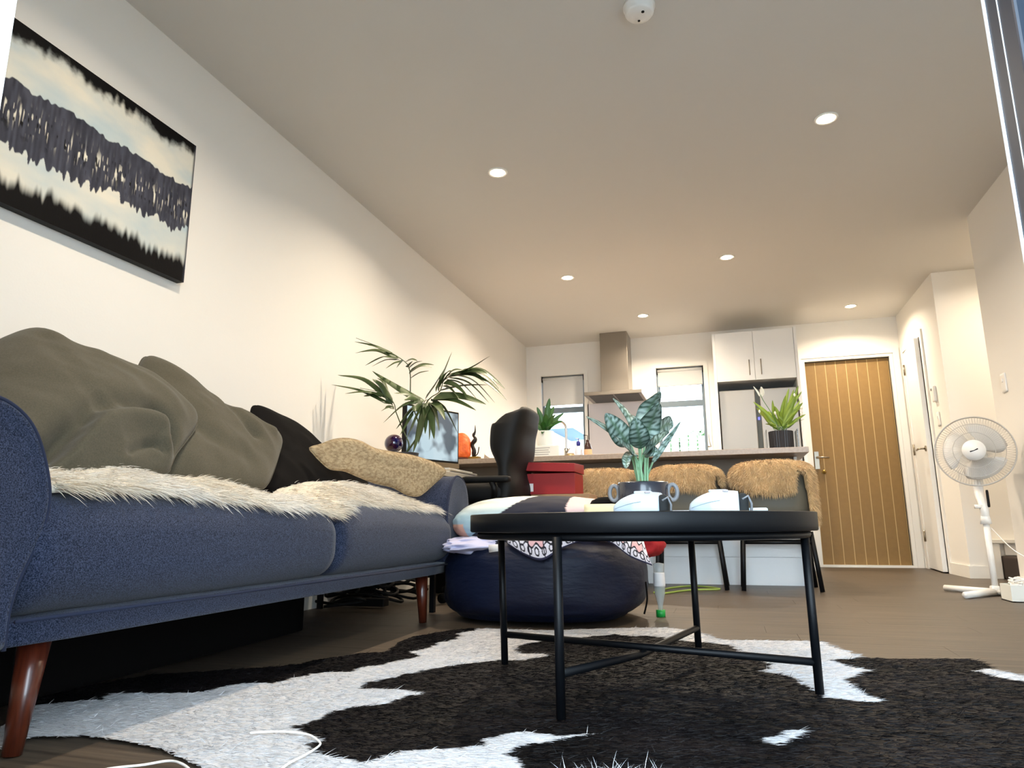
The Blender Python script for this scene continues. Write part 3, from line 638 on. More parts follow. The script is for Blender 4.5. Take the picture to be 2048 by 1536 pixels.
# ------------------------------------------------------------------ white fur throw on the seat
sY = np.array([1.035, 1.13, 1.23, 1.29, 1.36, 1.49, 1.62, 1.72, 1.80, 1.86, 1.94, 2.03, 2.10, 2.17, 2.21, 2.28, 2.37, 2.55, 2.74, 2.92, 3.03])
zT = np.array([.548, .549, .552, .566, .566, .557, .561, .55, .54, .53, .523, .523, .528, .535, .56, .572, .592, .592, .575, .548, .52])-.014
xF = np.array([-1.25, -1.26, -1.265, -1.262, -1.262, -1.262, -1.255, -1.245, -1.24, -1.255, -1.258, -1.24, -1.25, -1.28, -1.31, -1.31, -1.30, -1.29, -1.28, -1.27, -1.27])
zF = np.array([.487, .49, .492, .49, .49, .482, .475, .462, .462, .472, .462, .447, .465, .487, .493, .495, .493, .488, .482, .476, .472])
ny, nx = 150, 26; yq = np.linspace(sY[0], sY[-1], ny); G = np.zeros((ny, nx, 3))
for j in range(nx):
    t = j/(nx-1); xb = -1.62; xx = np.interp(yq, sY, xF)*(1-t)+xb*t; tt = min(1, t/.45)
    zz = np.interp(yq, sY, zF)*(1-tt**.8)+np.interp(yq, sY, zT)*tt**.8
    G[:, j] = np.stack([xx, yq, zz], -1)
G[..., 2] += .006*fbm(np.stack([G[..., 0]*14, G[..., 1]*14], -1), 3, 90)
thr = thing('fur_throw', 'long cream-white fur throw spread along the sofa seat', 'throw', (-1.45, 2.0, .49))
cw = np.array(rgb(226, 214, 194)); mbt = MB().grid(G, np.tile(cw, (ny*nx, 1))); mbt.obj('skin', M['furw'], thr, solid=.012)
n = 46000; P, Nn = surf_sample(np.concatenate(mbt.v), mbt.f, n); Nn *= np.sign(Nn[:, 2:3]+1e-9)
cl = vnoise(P*[38, 38, 1]*1.0, 91); cl2 = vnoise(P*[38, 38, 1], 92)
D = Nn*.45+np.stack([.75+0*cl, .45*cl2+.15, -.28+.12*cl], -1)+rng.normal(size=(n, 3))*.16
sh = np.clip(.86+.16*cl+.1*rng.random(n), 0, 1.1)[:, None]; warm = np.clip(.5+.6*vnoise(P*[5, 5, 1], 93), 0, 1)[:, None]
cc = (np.array(rgb(226, 222, 216))*(1-warm)+np.array(rgb(216, 204, 182))*warm)*sh
strands(P, D, (.032+.024*rng.random(n))*np.where(P[:, 0] > -1.31, 1.3, 1), .0022, bamt=.35, seg=3, col=cc).obj('fur', M['furw'], thr)['kind'] = 'stuff'

# ------------------------------------------------------------------ coffee table
TC = np.array([-.245, 1.975]); TR_ = .462
tb = thing('coffee_table', 'round black metal tray coffee table with slim legs and crossed stretchers', 'coffee table', (TC[0], TC[1], 0))
MB().lathe([(0, .396), (TR_-.003, .396), (TR_, .399), (TR_, .440), (TR_-.002, .442), (TR_-.005, .440), (TR_-.005, .403), (0, .403)], (TC[0], TC[1], 0), 96).obj('tray_top', M['black'], tb)
MB().tube([(TC[0]+.435*math.cos(t), TC[1]+.435*math.sin(t), .387) for t in np.linspace(0, 2*PI, 72, endpoint=False)], .009, 8, closed=True).obj('ring_frame', M['black'], tb)
legs = [(-.66, 2.062), (-.367, 1.535), (.181, 1.912), (-.118, 2.37)]; tops = [(-.668, 2.055), (-.369, 1.537), (.178, 1.91), (-.122, 2.36)]
lo = []
for (a, b), (c, d) in zip(legs, tops): MB().tube([(a, b, .012), (c, d, .388)], .0105, 12).obj('leg', M['black'], tb)
ZC = .098
MB().tube([(legs[0][0], legs[0][1], ZC-.002), (legs[2][0], legs[2][1], ZC-.014)], .0095, 10).obj('stretcher', M['black'], tb)
MB().tube([(legs[1][0], legs[1][1], ZC+.004), (-.25, 1.96, ZC-.024), (legs[3][0], legs[3][1], ZC-.006)], .0095, 10).obj('stretcher', M['black'], tb)

# VR headsets on the tray
def headset(c, label):
    hs = thing('vr_headset', label, 'headset', (c[0], c[1], .404), 'virtual reality headsets on the tray')
    # body: rounded wedge, visor to the left (-x)
    L, Dp = .142, .16; ns = 26; nc = 32; rows = []
    for i in range(ns+1):
        s = i/ns; x = -L/2+.118*s
        hgt = .096*(1-(1-s)**2.1)**.5*(1-.16*max(0, s-.5)**1.3*2) if s > 0 else .003
        zc = .046
        dp = Dp*(.55+.45*min(1, s*2.2)**.6) if s > 0 else .02
        r = []
        for k in range(nc):
            a = 2*PI*k/nc; e = .72
            cx, sz_ = math.cos(a), math.sin(a)
            r.append((x, dp/2*math.copysign(abs(cx)**e, cx), zc+hgt/2*math.copysign(abs(sz_)**e, sz_)))
        rows.append(r)
    Gd = np.array(rows); F = [(i*nc+j, i*nc+(j+1) % nc, (i+1)*nc+(j+1) % nc, (i+1)*nc+j) for i in range(ns) for j in range(nc)]+[tuple(range(nc-1, -1, -1)), tuple(ns*nc+k for k in range(nc))]
    V = Gd.reshape(-1, 3)+np.array([c[0], c[1], .404]); V[:, 2] = np.maximum(V[:, 2], .404)
    MB().add(V, F).obj('body', M['shell'], hs)
    # seam line (raised fine groove strip on near side)
    sm_ = []
    for i in range(2, ns-1):
        s = i/ns; zz = .045+.020*math.sin(s*PI*.62); r = Gd[i]; kk = [p for p in r if p[1] < 0]; p = min(kk, key=lambda p: abs(p[2]-zz)); sm_.append((p[0], p[1]-.0002, zz))
    MB().tube(np.array(sm_)+np.array([c[0], c[1], .404]), .0007, 5).obj('seam', mat('seam', rgb(140, 160, 168), .6) if 'seam' not in bpy.data.materials else bpy.data.materials['seam'], hs)
    MB().rbox((c[0]+.056, c[1], .404+.043), (.026, .142, .078), .013, 8).obj('face_foam', M['foam'], hs)
    MB().rbox((c[0]+.0, c[1]+.02, .404+.0905), (.045, .026, .007), .0035, 6).obj('top_strap', M['shell'], hs)
    MB().rbox((c[0]+.018, c[1]-.045, .404+.0875), (.014, .018, .006), .003, 5).obj('slider', mat('grey_slider', rgb(170, 160, 160), .6) if 'grey_slider' not in bpy.data.materials else bpy.data.materials['grey_slider'], hs)
    MB().lathe([(0, -.002), (.011, -.002), (.011, .002), (0, .002)], (c[0]+.0, c[1]-.081, .404+.014), 16, 'y').obj('camera_lens', M['foam'], hs)
    MB().tube([(c[0]+.055, c[1]-.07, .47), (c[0]+.068, c[1]-.065, .478), (c[0]+.075, c[1]-.06, .46), (c[0]+.072, c[1]-.06, .42)], .003, 6).obj('strap_clip', M['potring'], hs)
headset((-.207, 1.80), 'white VR headset on the black tray directly in front of the potted plant')
headset((-.022, 1.80), 'white VR headset on the right side of the black tray beside a small white case')
ec = thing('earbud_case', 'small white rounded earbud case on the tray right of the headsets', 'case', (.068, 1.85, .404))
MB().rbox((.068, 1.85, .423), (.05, .05, .036), .012, 8).obj('body', M['shell'], ec)
MB().rbox((.068, 1.85, .4465), (.05, .05, .011), .005, 6).obj('lid', M['shell'], ec)
tag(MB().rbox((-.36, 2.09, .44), (.10, .07, .068), .004, 4).obj('trinket_box', M['cream']), 'small cream box on the tray left of the black plant pot', 'box')
hl = thing('dark_cap', 'flat black cap lying on the tray behind the cream box', 'cap', (-.37, 2.25, .404))
MB().lathe([(.065, 0), (.065, .02), (.06, .06), (.045, .085), (.02, .095), (0, .096)], (-.37, 2.22, .404), 24).obj('crown', M['blackcloth'], hl)
MB().lathe([(0, 0), (.09, 0), (.09, .004), (0, .004)], (-.35, 2.20, .404), 24).obj('brim', M['blackcloth'], hl)
bk = thing('notebook', 'thin dark notebook with white paper on it, on the tray between the headsets', 'notebook', (-.08, 2.13, .404))
MB().box((-.16, 2.05, .404), (.0, 2.20, .444)).obj('cover', M['blackmat'], bk, False, bevel=.003)
MB().box((-.155, 2.055, .444), (-.05, 2.18, .452)).obj('paper', M['white'], bk, False)

# aglaonema in black pot with two ring handles
pc = np.array([-.245, 2.165]); pz = .404
ag = thing('potted_aglaonema', 'silver-green variegated plant in a black bowl with ring handles on the coffee table', 'plant', (pc[0], pc[1], pz))
pot = MB().lathe([(.055, 0), (.07, .01), (.078, .05), (.0775, .132), (.074, .136), (.071, .13), (.07, .11), (0, .108)], (pc[0], pc[1], pz), 40).obj('pot', M['potblack'], ag)
for sx in (-1, 1):
    MB().tube([(pc[0]+sx*(.088+.014*math.cos(t)), pc[1]-.01, pz+.104+.023*math.sin(t)) for t in np.linspace(0, 2*PI, 20, endpoint=False)], .0065, 8, closed=True).obj('ring_handle', M['potring'], ag)
MB().lathe([(0, 0), (.069, 0), (.069, .004), (0, .006)], (pc[0], pc[1], pz+.11), 24).obj('soil', M['soil'], ag)
def agcol(U, V):
    sil = np.array(rgb(168, 188, 180)); dk = np.array(rgb(40, 66, 52)); mid = np.array(rgb(86, 112, 90))
    e = np.abs(V); nz = fbm(np.stack([U*9, V*3], -1), 2, int(V.shape[0]*7) % 11); vein = np.abs(((U*8-e*2.6+.35*nz) % 1)-.5)*2; t = sm(.22, .6, vein)*(1-sm(.75, .98, e))*sm(.05, .14, e)
    nn = .5+.5*fbm(np.stack([U*14, V*7], -1), 3, int(U.size) % 13)
    t = t*np.clip(nn*1.5, .25, 1); c = dk*(1-t)[..., None]+sil*t[..., None]
    k_ = (sm(.0, .05, e) < .5)[..., None]; return np.where(k_, mid, c)
def greencol(c1, c2):
    def f(U, V):
        t = np.clip(.5+.5*fbm(np.stack([U*6, V*3], -1), 3, 2)+.25*(np.abs(V) < .08), 0, 1)[..., None]
        return np.array(c1)*(1-t)+np.array(c2)*t
    return f
def leaf(P, w, side, col, prof=None, nu=22, nv=7, fold=.25, wave=0.0):
    """leaf along a curve P; side = width direction; w half width"""
    C = catmull(P, 10); s = np.linspace(0, 1, len(C)); sp_ = np.linspace(0, 1, nu); C = np.stack([np.interp(sp_, s, C[:, i]) for i in range(3)], -1)
    prof = prof or (lambda s: np.clip(s, 0, 1)**.5*np.clip(1-s, 0, 1)**.85*2.05+.0)
    T_ = np.gradient(C, axis=0); T_ /= np.linalg.norm(T_, axis=1)[:, None]; side = np.asarray(side, float)
    S = side-T_*(T_@side)[:, None]; S /= np.linalg.norm(S, axis=1)[:, None]; Nn = np.cross(T_, S)
    v = np.linspace(-1, 1, nv); wd = w*prof(sp_)
    G = C[:, None]+S[:, None]*(wd[:, None]*v)[..., None]+Nn[:, None]*(fold*wd[:, None]*np.abs(v)+wave*w*np.sin(sp_*14)[:, None]*np.abs(v))[..., None]
    Ug, Vg = np.meshgrid(sp_, v, indexing='ij')
    return MB().grid(G, col(Ug, Vg))
basep = np.array([pc[0], pc[1], pz+.11])
# (stem top px, leaf mid px, tip px, depth mid, depth tip, halfwidth, side)
AG = [((1262, 890), (1235, 868), (1172, 832), 2.12, 2.02, .020, (0, .6, 1)),
      ((1258, 892), (1238, 862), (1211, 827), 2.08, 2.04, .042, (1, .2, .5)),
      ((1275, 868), (1254, 826), (1226, 796), 2.18, 2.22, .017, (0, .7, .7)),
      ((1285, 865), (1296, 822), (1321, 784), 2.16, 2.10, .040, (1, .3, 0)),
      ((1290, 882), (1300, 852), (1318, 806), 2.10, 2.02, .045, (1, -.2, .3)),
      ((1296, 886), (1330, 850), (1346, 852), 2.20, 2.24, .040, (.3, .2, 1)),
      ((1305, 925), (1332, 885), (1362, 842), 2.15, 2.12, .012, (.8, .3, -.5)),
      ((1268, 905), (1250, 895), (1226, 870), 2.06, 2.00, .038, (.6, 0, -.8)),
      ((1262, 903), (1254, 918), (1252, 938), 2.03, 2.00, .020, (1, 0, 0)),
      ((1282, 898), (1278, 872), (1270, 835), 2.04, 2.00, .040, (1, -.1, .2)),
      ((1290, 900), (1308, 888), (1335, 862), 2.05, 2.02, .034, (.4, .2, 1)),
      ((1292, 905), (1303, 902), (1318, 905), 2.06, 2.05, .026, (.2, 0, 1)),
      ((1280, 880), (1275, 855), (1258, 828), 2.20, 2.26, .036, (1, .2, .4)),
      ((1286, 876), (1316, 868), (1343, 846), 2.26, 2.30, .030, (.3, .3, 1))]
for i, (s0, m0, t0, ym, yt, hw, sd_) in enumerate(AG):
    a = at(*s0, 'y', 2.12); b = at(*m0, 'y', ym); c = at(*t0, 'y', yt)
    leaf([a, b, c], hw*.92, sd_, agcol, fold=.22, wave=.06).obj('leaf', M['leaf'], ag)
    ang = i*2.4; f0 = basep+np.array([.016*math.cos(ang), .016*math.sin(ang), -.005])
    MB().tube(catmull([f0, f0*.5+a*.5+np.array([0, 0, .005]), a], 5), [.0032]*11, 6).obj('stem', mat('pale_stem', rgb(150, 190, 150), .4) if i == 0 else bpy.data.materials['pale_stem'], ag)

# ------------------------------------------------------------------ beanbag and bedding
bb = thing('beanbag', 'large navy beanbag on the floor behind the coffee table', 'beanbag', (-.80, 3.29, 0))
n1, n2_ = 120, 46; th_ = np.linspace(0, 2*PI, n1, endpoint=False); ph = np.linspace(-PI/2, PI/2, n2_); TT, PP = np.meshgrid(th_, ph, indexing='ij')
se = lambda c, e: np.sign(c)*np.abs(c)**e
bx = .465*se(np.cos(PP), .42)*se(np.cos(TT), .85); by = .42*se(np.cos(PP), .42)*se(np.sin(TT), .85); bz = .175*se(np.sin(PP), .6)
q = np.stack([np.cos(TT)*3, np.sin(TT)*3, PP*2.2], -1); rr = 1+.03*fbm(q, 3, 120)
rr += .012*np.sin(PP*9+3*vnoise(q, 125))*np.cos(PP)*np.clip(vnoise(q*.7, 127)+.3, 0, 1)
bx *= rr; by *= rr; bz *= 1+.06*vnoise(q*.6, 122)
bz += .03*np.exp(-((TT-4.9)/.6)**2)*(PP > 0)
Gb = np.stack([-.835+bx, 3.235+by, np.maximum(.006, .178+bz)], -1); Gb[..., 2] = np.where(Gb[..., 2] < .03, Gb[..., 2]*.6+.003, Gb[..., 2])
MB().grid(Gb, closed_u=True).obj('bag', M['bean'], bb)
MB().tube(catmull([(-.36, 3.12, .17), (-.355, 3.10, .10), (-.37, 3.1, .04)], 5), .004, 5).obj('seam', M['blackcloth'], bb)

def blob(cx, cy, cz, rx, ry, rz, seed, colf, n1=120, n2=60, amp=.06, ez=.8, exy=.8):
    th_ = np.linspace(0, 2*PI, n1, endpoint=False); ph = np.linspace(-PI/2, PI/2, n2); TT, PP = np.meshgrid(th_, ph, indexing='ij')
    x = se(np.cos(PP), ez)*se(np.cos(TT), exy); y = se(np.cos(PP), ez)*se(np.sin(TT), exy); z = se(np.sin(PP), ez)
    q = np.stack([x*2, y*2, z*2], -1); r = 1+amp*fbm(q, 3, seed)+amp*.5*(1-np.abs(vnoise(q*1.7, seed+4)))
    G = np.stack([cx+rx*x*r, cy+ry*y*r, cz+rz*z*r], -1)
    return MB().grid(G, colf(G), closed_u=True)
pe = np.array(rgb(214, 166, 146)); wb_ = np.array(rgb(196, 210, 208)); bl_ = np.array(rgb(160, 188, 200)); nv = np.array(rgb(22, 24, 42)); pk = np.array(rgb(214, 186, 184)); wh = np.array(rgb(226, 226, 216)); li = np.array(rgb(186, 186, 214))
def dcol(G):
    x, y, z = G[..., 0], G[..., 1], G[..., 2]; c = np.empty(G.shape); c[:] = wh
    t = np.clip((.53-z)*14+.5*vnoise(G*6, 3), 0, 1)[..., None]; c = c*(1-t)+bl_*t
    k = (x < -1.14+.25*(.42-z)*1.5) & (z < .42); c[k] = pe
    k = (x > -.99+1.5*(z-.44)) & (x < -.66) & (y < 3.4); c[k] = nv
    k = (x >= -.66); c[k] = pk
    return c
du = thing('folded_duvet', 'patchwork duvet in white, pale blue, peach, navy and pink heaped on the beanbag', 'bedding', (-.85, 3.2, .35))
blob(-.83, 3.16, .425, .405, .26, .118, 5, dcol, 240, 120, .05).obj('quilt', M['attr'], du)
wt = thing('white_shirt', 'crumpled pale lilac cloth with a white care tag hanging over the beanbag left side', 'clothing', (-1.1, 3.0, .3))
blob(-1.06, 3.02, .325, .17, .16, .036, 8, lambda G: np.tile(li, G.shape[:2]+(1,)), amp=.3).obj('cloth', M['attr'], wt)
MB().add([at(977, 1090, 'y', 2.80), at(1001, 1088, 'y', 2.80), at(1001, 1102, 'y', 2.80), at(978, 1105, 'y', 2.80)], [(0, 1, 2, 3)]).obj('care_tag', M['label'], wt, solid=.001)
# printed blanket with abstract pink and black line print draped over the front of the beanbag
def draped(top, bot, n=70, m=28, out=.0):
    A = catmull(top, 12); B = catmull(bot, 12); s = np.linspace(0, 1, n)
    f = lambda C: np.stack([np.interp(s, np.linspace(0, 1, len(C)), C[:, i]) for i in range(3)], -1)
    A, B = f(A), f(B); G = np.zeros((n, m, 3))
    for j in range(m):
        t = j/(m-1); G[:, j] = A*(1-t)+B*t; G[:, j, 1] -= out*math.sin(PI*t*.9)
    return G
def printcol(G, seed):
    n, m = G.shape[:2]; u, v = np.meshgrid(np.linspace(0, 9, n), np.linspace(0, 3, m), indexing='ij')
    c = np.empty(G.shape); c[:] = np.array(rgb(222, 218, 228)); wv = .2*np.sin(u*5)+v
    band = (wv > 1.0) & (wv < 1.9); c[band & ((u % 3) < 1.9)] = np.array(rgb(222, 176, 180))
    ln_ = (np.abs(wv-1.0) < .09) | (np.abs(wv-1.9) < .09) | (np.abs((u % 3)-1.95) < .07) | (np.abs((u % 3)-.05) < .07)
    ring = np.abs(np.hypot((u % .9)-.45, (v-2.35)*.8)-.25) < .06
    ln_ |= ring; c[ln_] = np.array(rgb(20, 18, 34)); c[(v > 2.8)] = np.array(rgb(40, 40, 70)); return c
bl = thing('printed_blanket', 'blanket with pink bands and black line print hanging over the beanbag front', 'blanket', (-.75, 2.9, .3))
for tp_, bt_, sd in (([at(1020, 1050, 'y', 2.93), at(1060, 1045, 'y', 2.90), at(1110, 1045, 'y', 2.90), at(1170, 1050, 'y', 2.92)],
                  [at(1022, 1086, 'y', 2.87), at(1055, 1108, 'y', 2.85), at(1090, 1119, 'y', 2.84), at(1125, 1098, 'y', 2.85), at(1168, 1079, 'y', 2.88)], 1),
                 ([at(1190, 1050, 'y', 2.93), at(1230, 1048, 'y', 2.92), at(1270, 1060, 'y', 2.95), at(1288, 1080, 'y', 2.97)],
                  [at(1195, 1078, 'y', 2.88), at(1228, 1086, 'y', 2.86), at(1262, 1112, 'y', 2.86), at(1307, 1130, 'y', 2.88)], 2)):
    Gd = draped(tp_, bt_, 160, 60, .03); Gd[..., 1] -= .035; MB().grid(Gd, printcol(Gd, sd)).obj('printed_panel', M['attr'], bl, solid=.004)
rd = tag(blob(-.385, 3.33, .318, .08, .08, .05, 33, lambda G: np.tile(np.array(rgb(150, 10, 16)), G.shape[:2]+(1,)), 40, 24, .35).obj('red_cloth', M['attr']), 'crumpled red cloth bundle at the right end of the beanbag', 'cloth')

# bottle with green cap, upside down beside the beanbag
bt = thing('plastic_bottle', 'clear plastic bottle standing on its green cap beside the beanbag', 'bottle', (-.325, 3.35, 0))
MB().lathe([(.011, .028), (.012, .05), (.024, .10), (.026, .14), (.024, .2), (.026, .235), (0, .24)], (-.325, 3.35, 0), 24).obj('body', M['pet'], bt)
MB().lathe([(0, .0), (.021, 0), (.021, .03), (.0, .03)], (-.325, 3.35, 0), 20).obj('cap', M['greencap'], bt)
MB().lathe([(.0248, .13), (.027, .14), (.0252, .19), (.0245, .195)], (-.325, 3.35, 0), 20).obj('wrapper', M['label'], bt)

# ------------------------------------------------------------------ cables
tag(MB().tube(catmull([at(500, 1466, 'z', .014), at(560, 1463, 'z', .014), at(612, 1468, 'z', .014), at(637, 1482, 'z', .014), at(638, 1492, 'z', .014), at(610, 1510, 'z', .014), at(570, 1532, 'z', .014), at(520, 1580, 'z', .014), at(430, 1600, 'z', .014), at(385, 1545, 'z', .014), at(362, 1527, 'z', .014), at(335, 1522, 'z', .01), at(285, 1530, 'z', .008), at(215, 1538, 'z', .006), at(120, 1560, 'z', .006)], 8), .0022, 8).obj('charging_cable', M['cable']), 'thin white charging cable curling over the cowhide rug', 'cable')
tag(MB().tube(catmull([at(1308, 1185, 'z', .006), at(1340, 1176, 'z', .006), at(1390, 1172, 'z', .006), at(1440, 1178, 'z', .006), at(1380, 1180, 'z', .006), at(1320, 1188, 'z', .006)], 8), .006, 6).obj('green_cord', M['lime']), 'lime green cord lying on the floor under the bar stools', 'cord')

# ------------------------------------------------------------------ desk corner
dk = thing('desk', 'pale desk with thin black metal legs against the left wall behind the sofa', 'desk', (-1.75, 3.65, 0))
MB().box((XL+.02, 3.22, .665), (-1.385, 4.10, .69)).obj('top', M['deskw'], dk, False, bevel=.002)
for lx, ly in ((-1.41, 3.25), (-1.41, 4.07), (XL+.05, 3.25), (XL+.05, 4.07)):
    MB().box((lx-.012, ly-.012, 0), (lx+.012, ly+.012, .665)).obj('leg', M['black'], dk, False)
MB().box((-1.42, 3.25, .0), (-1.40, 4.07, .0001)) 
MB().box((XL+.04, 4.06, .10), (-1.41, 4.08, .125)).obj('crossbar', M['black'], dk, False)
MB().box((XL+.045, 3.25, .10), (XL+.06, 4.07, .125)).obj('crossbar', M['black'], dk, False)
lp = thing('document_stack', 'thin stack of folders and papers at the front edge of the desk', 'papers', (-1.5, 3.7, .69))
for k, (dx, c_) in enumerate(((0, 'paper'), (.01, 'deskw'), (-.008, 'paper'))):
    MB().box((-1.66+dx, 3.42+.01*k, .69+.009*k), (-1.40+dx, 3.86-.03*k, .698+.009*k)).obj('folder', M[c_], lp, False, bevel=.001)
# monitor, turned towards the room
mo = thing('computer_monitor', 'black framed computer monitor with pale cloudy screen on the desk behind the palm', 'monitor', (-1.78, 3.75, .69))
A_ = at(812, 797, 'y', 3.62); Bq = at(884, 812, 'x', A_[0]+.30)
mt = np.array([A_[0], A_[1]]); md_ = np.array([.16, .42]); md_ /= np.linalg.norm(md_)
ml, mz0, mz1 = .46, .79, 1.115; nrm = np.array([md_[1], -md_[0]])
def mp(s, z, d=0): return (mt[0]+md_[0]*s+nrm[0]*d, mt[1]+md_[1]*s+nrm[1]*d, z)
def slab(s0, s1, za, zb, d0, d1): return MB().add([mp(s0, za, d0), mp(s1, za, d0), mp(s1, zb, d0), mp(s0, zb, d0), mp(s0, za, d1), mp(s1, za, d1), mp(s1, zb, d1), mp(s0, zb, d1)], [(0, 3, 2, 1), (4, 5, 6, 7), (0, 1, 5, 4), (1, 2, 6, 5), (2, 3, 7, 6), (3, 0, 4, 7)])
slab(0, ml, mz0, mz1, -.03, 0).obj('housing', M['blackmat'], mo, False, bevel=.004)
slab(.012, ml-.012, mz0+.012, mz1-.012, 0, .002).obj('screen', M['screen'], mo, False)
slab(-.002, ml+.002, mz0-.03, mz0, -.03, .003).obj('chin', M['satin'], mo, False)
slab(ml/2-.04, ml/2+.04, .705, mz0, -.028, -.012).obj('neck', M['satin'], mo, False)
slab(ml/2-.10, ml/2+.10, .69, .705, -.09, .09).obj('foot', M['satin'], mo, False, bevel=.003)
cb = thing('crystal_ball', 'dark blue and red swirled glass ball on a small stand left of the palm', 'ornament', (-1.768, 3.5, .69))
sx_ = [(.052*math.cos(a), .052*math.sin(a)) for a in np.linspace(-PI/2, PI/2, 18)]
MB().lathe([(max(r, 0), z) for r, z in sx_], (-1.768, 3.5, .866), 28).obj('ball', M['crystal'], cb)
MB().lathe([(.05, 0), (.05, .01), (.02, .03), (.016, .09), (.034, .125), (.030, .127), (0, .12)], (-1.768, 3.5, .69), 20).obj('stand', M['potwhite'], cb)
# palm
pm = thing('potted_palm', 'kentia palm with arching dark green fronds on the desk', 'plant', (-1.66, 3.42, .69))
MB().lathe([(.05, 0), (.062, .01), (.075, .105), (.078, .11), (.072, .11), (.068, .1), (0, .098)], (-1.66, 3.42, .69), 28).obj('pot', M['potcharcoal'], pm)
MB().lathe([(0, 0), (.067, 0), (0, .004)], (-1.66, 3.42, .79), 20).obj('soil', M['soil'], pm)
pb = np.array([-1.66, 3.42, .79]); palmc = greencol(rgb(36, 48, 28), rgb(84, 100, 56))
pstem = mat('palm_stem', rgb(66, 82, 44), .5)
def frond(px_rachis, Ys, leaflets, hw=.011):
    hw *= 1.45
    R_ = [pb]+[at(u, v, 'y', y) for (u, v), y in zip(px_rachis, Ys)]
    C = catmull(R_, 8); MB().tube(C, np.linspace(.0045, .0012, len(C)), 6).obj('stalk', pstem, pm)
    for (s0, s1, y0, y1, sag) in leaflets:
        a = at(*s0, 'y', y0); b = at(*s1, 'y', y1); m_ = (a+b)/2+np.array([0, 0, sag]); ln = np.linalg.norm(b-a)
        leaf([a, m_, b], hw*(.75+.5*random.random())*(1.15 if ln > .25 else .9), (random.uniform(-.5, .5), 1, random.uniform(.2, 1)), palmc,
             prof=lambda s: np.clip(np.minimum(s*7, 1), 0, 1)*(1-s**2.2)*.95+.04, nu=14, nv=3, fold=.5).obj('leaflet', M['leaf'], pm)
frond([(838, 860), (822, 800), (820, 745), (808, 722), (760, 695), (712, 676)], [3.42, 3.4, 3.38, 3.36, 3.32, 3.28],
      [((795, 712), (709, 683), 3.35, 3.28, .02), ((796, 714), (710, 706), 3.35, 3.25, .035), ((797, 716), (718, 704), 3.35, 3.4, .03), ((798, 716), (730, 731), 3.35, 3.25, .03), ((800, 718), (743, 733), 3.35, 3.4, .02),
       ((803, 720), (771, 737), 3.36, 3.28, .01), ((806, 722), (793, 736), 3.36, 3.28, 0), ((812, 724), (835, 722), 3.36, 3.3, .01), ((818, 745), (868, 730), 3.38, 3.3, .02), ((818, 748), (865, 736), 3.38, 3.45, .025),
       ((820, 758), (858, 742), 3.38, 3.3, .01), ((816, 735), (826, 722), 3.38, 3.3, 0), ((785, 705), (735, 690), 3.34, 3.2, .01), ((817, 738), (845, 722), 3.38, 3.45, .01)], .010)
frond([(818, 890), (806, 860), (792, 824), (787, 806), (762, 786), (720, 776)], [3.42, 3.4, 3.36, 3.35, 3.3, 3.22],
      [((786, 808), (663, 769), 3.35, 3.2, .025), ((784, 800), (676, 750), 3.34, 3.3, .05), ((770, 790), (690, 787), 3.33, 3.2, .02), ((786, 806), (745, 758), 3.35, 3.28, .03), ((786, 812), (755, 756), 3.35, 3.4, .05),
       ((766, 786), (727, 792), 3.33, 3.25, .01), ((788, 812), (762, 822), 3.36, 3.2, .01), ((788, 806), (740, 771), 3.35, 3.42, .02)], .016)
frond([(842, 862), (852, 810), (862, 795), (880, 782), (890, 756), (915, 744), (950, 748), (985, 768)], [3.42, 3.4, 3.38, 3.36, 3.34, 3.3, 3.25, 3.2],
      [((878, 784), (883, 748), 3.36, 3.3, .02), ((880, 775), (905, 742), 3.36, 3.3, .03), ((884, 768), (925, 740), 3.35, 3.25, .03), ((890, 760), (940, 745), 3.34, 3.25, .02), ((895, 755), (1008, 795), 3.33, 3.15, .055),
       ((900, 752), (1014, 801), 3.32, 3.2, .07), ((905, 750), (990, 806), 3.32, 3.2, .04), ((898, 756), (978, 806), 3.33, 3.15, .035), ((892, 760), (955, 800), 3.34, 3.2, .03), ((888, 765), (937, 796), 3.34, 3.2, .02), ((884, 772), (918, 798), 3.35, 3.2, .015),
       ((925, 745), (980, 712), 3.28, 3.2, -.005), ((915, 746), (1010, 778), 3.3, 3.2, .05), ((880, 782), (975, 770), 3.36, 3.2, .01), ((850, 800), (895, 728), 3.38, 3.3, -.01), ((872, 784), (904, 704), 3.38, 3.45, -.01), ((930, 745), (1000, 780), 3.27, 3.1, .04)], .0115)
frond([(840, 862), (842, 822), (850, 802), (858, 800)], [3.40, 3.36, 3.30, 3.28],
      [((848, 802), (766, 846), 3.3, 3.2, .045), ((846, 804), (792, 858), 3.3, 3.25, .035), ((845, 806), (812, 880), 3.3, 3.2, .02), ((848, 806), (826, 905), 3.3, 3.22, .015), ((852, 806), (850, 868), 3.3, 3.2, .01), ((855, 806), (868, 878), 3.3, 3.2, .01),
       ((858, 804), (878, 862), 3.3, 3.22, .015), ((862, 802), (915, 866), 3.3, 3.2, .04), ((864, 800), (952, 821), 3.3, 3.2, .02), ((866, 798), (972, 809), 3.3, 3.25, .02), ((862, 806), (890, 840), 3.3, 3.15, .02), ((842, 808), (822, 862), 3.32, 3.3, .01),
       ((843, 804), (808, 800), 3.32, 3.2, .02), ((850, 802), (745, 742), 3.32, 3.3, .0), ((846, 800), (788, 786), 3.33, 3.2, .02), ((845, 812), (836, 888), 3.31, 3.35, .01), ((855, 810), (842, 872), 3.31, 3.15, .015), ((848, 808), (800, 870), 3.3, 3.15, .04), ((856, 808), (858, 880), 3.34, 3.3, .01)], .017)
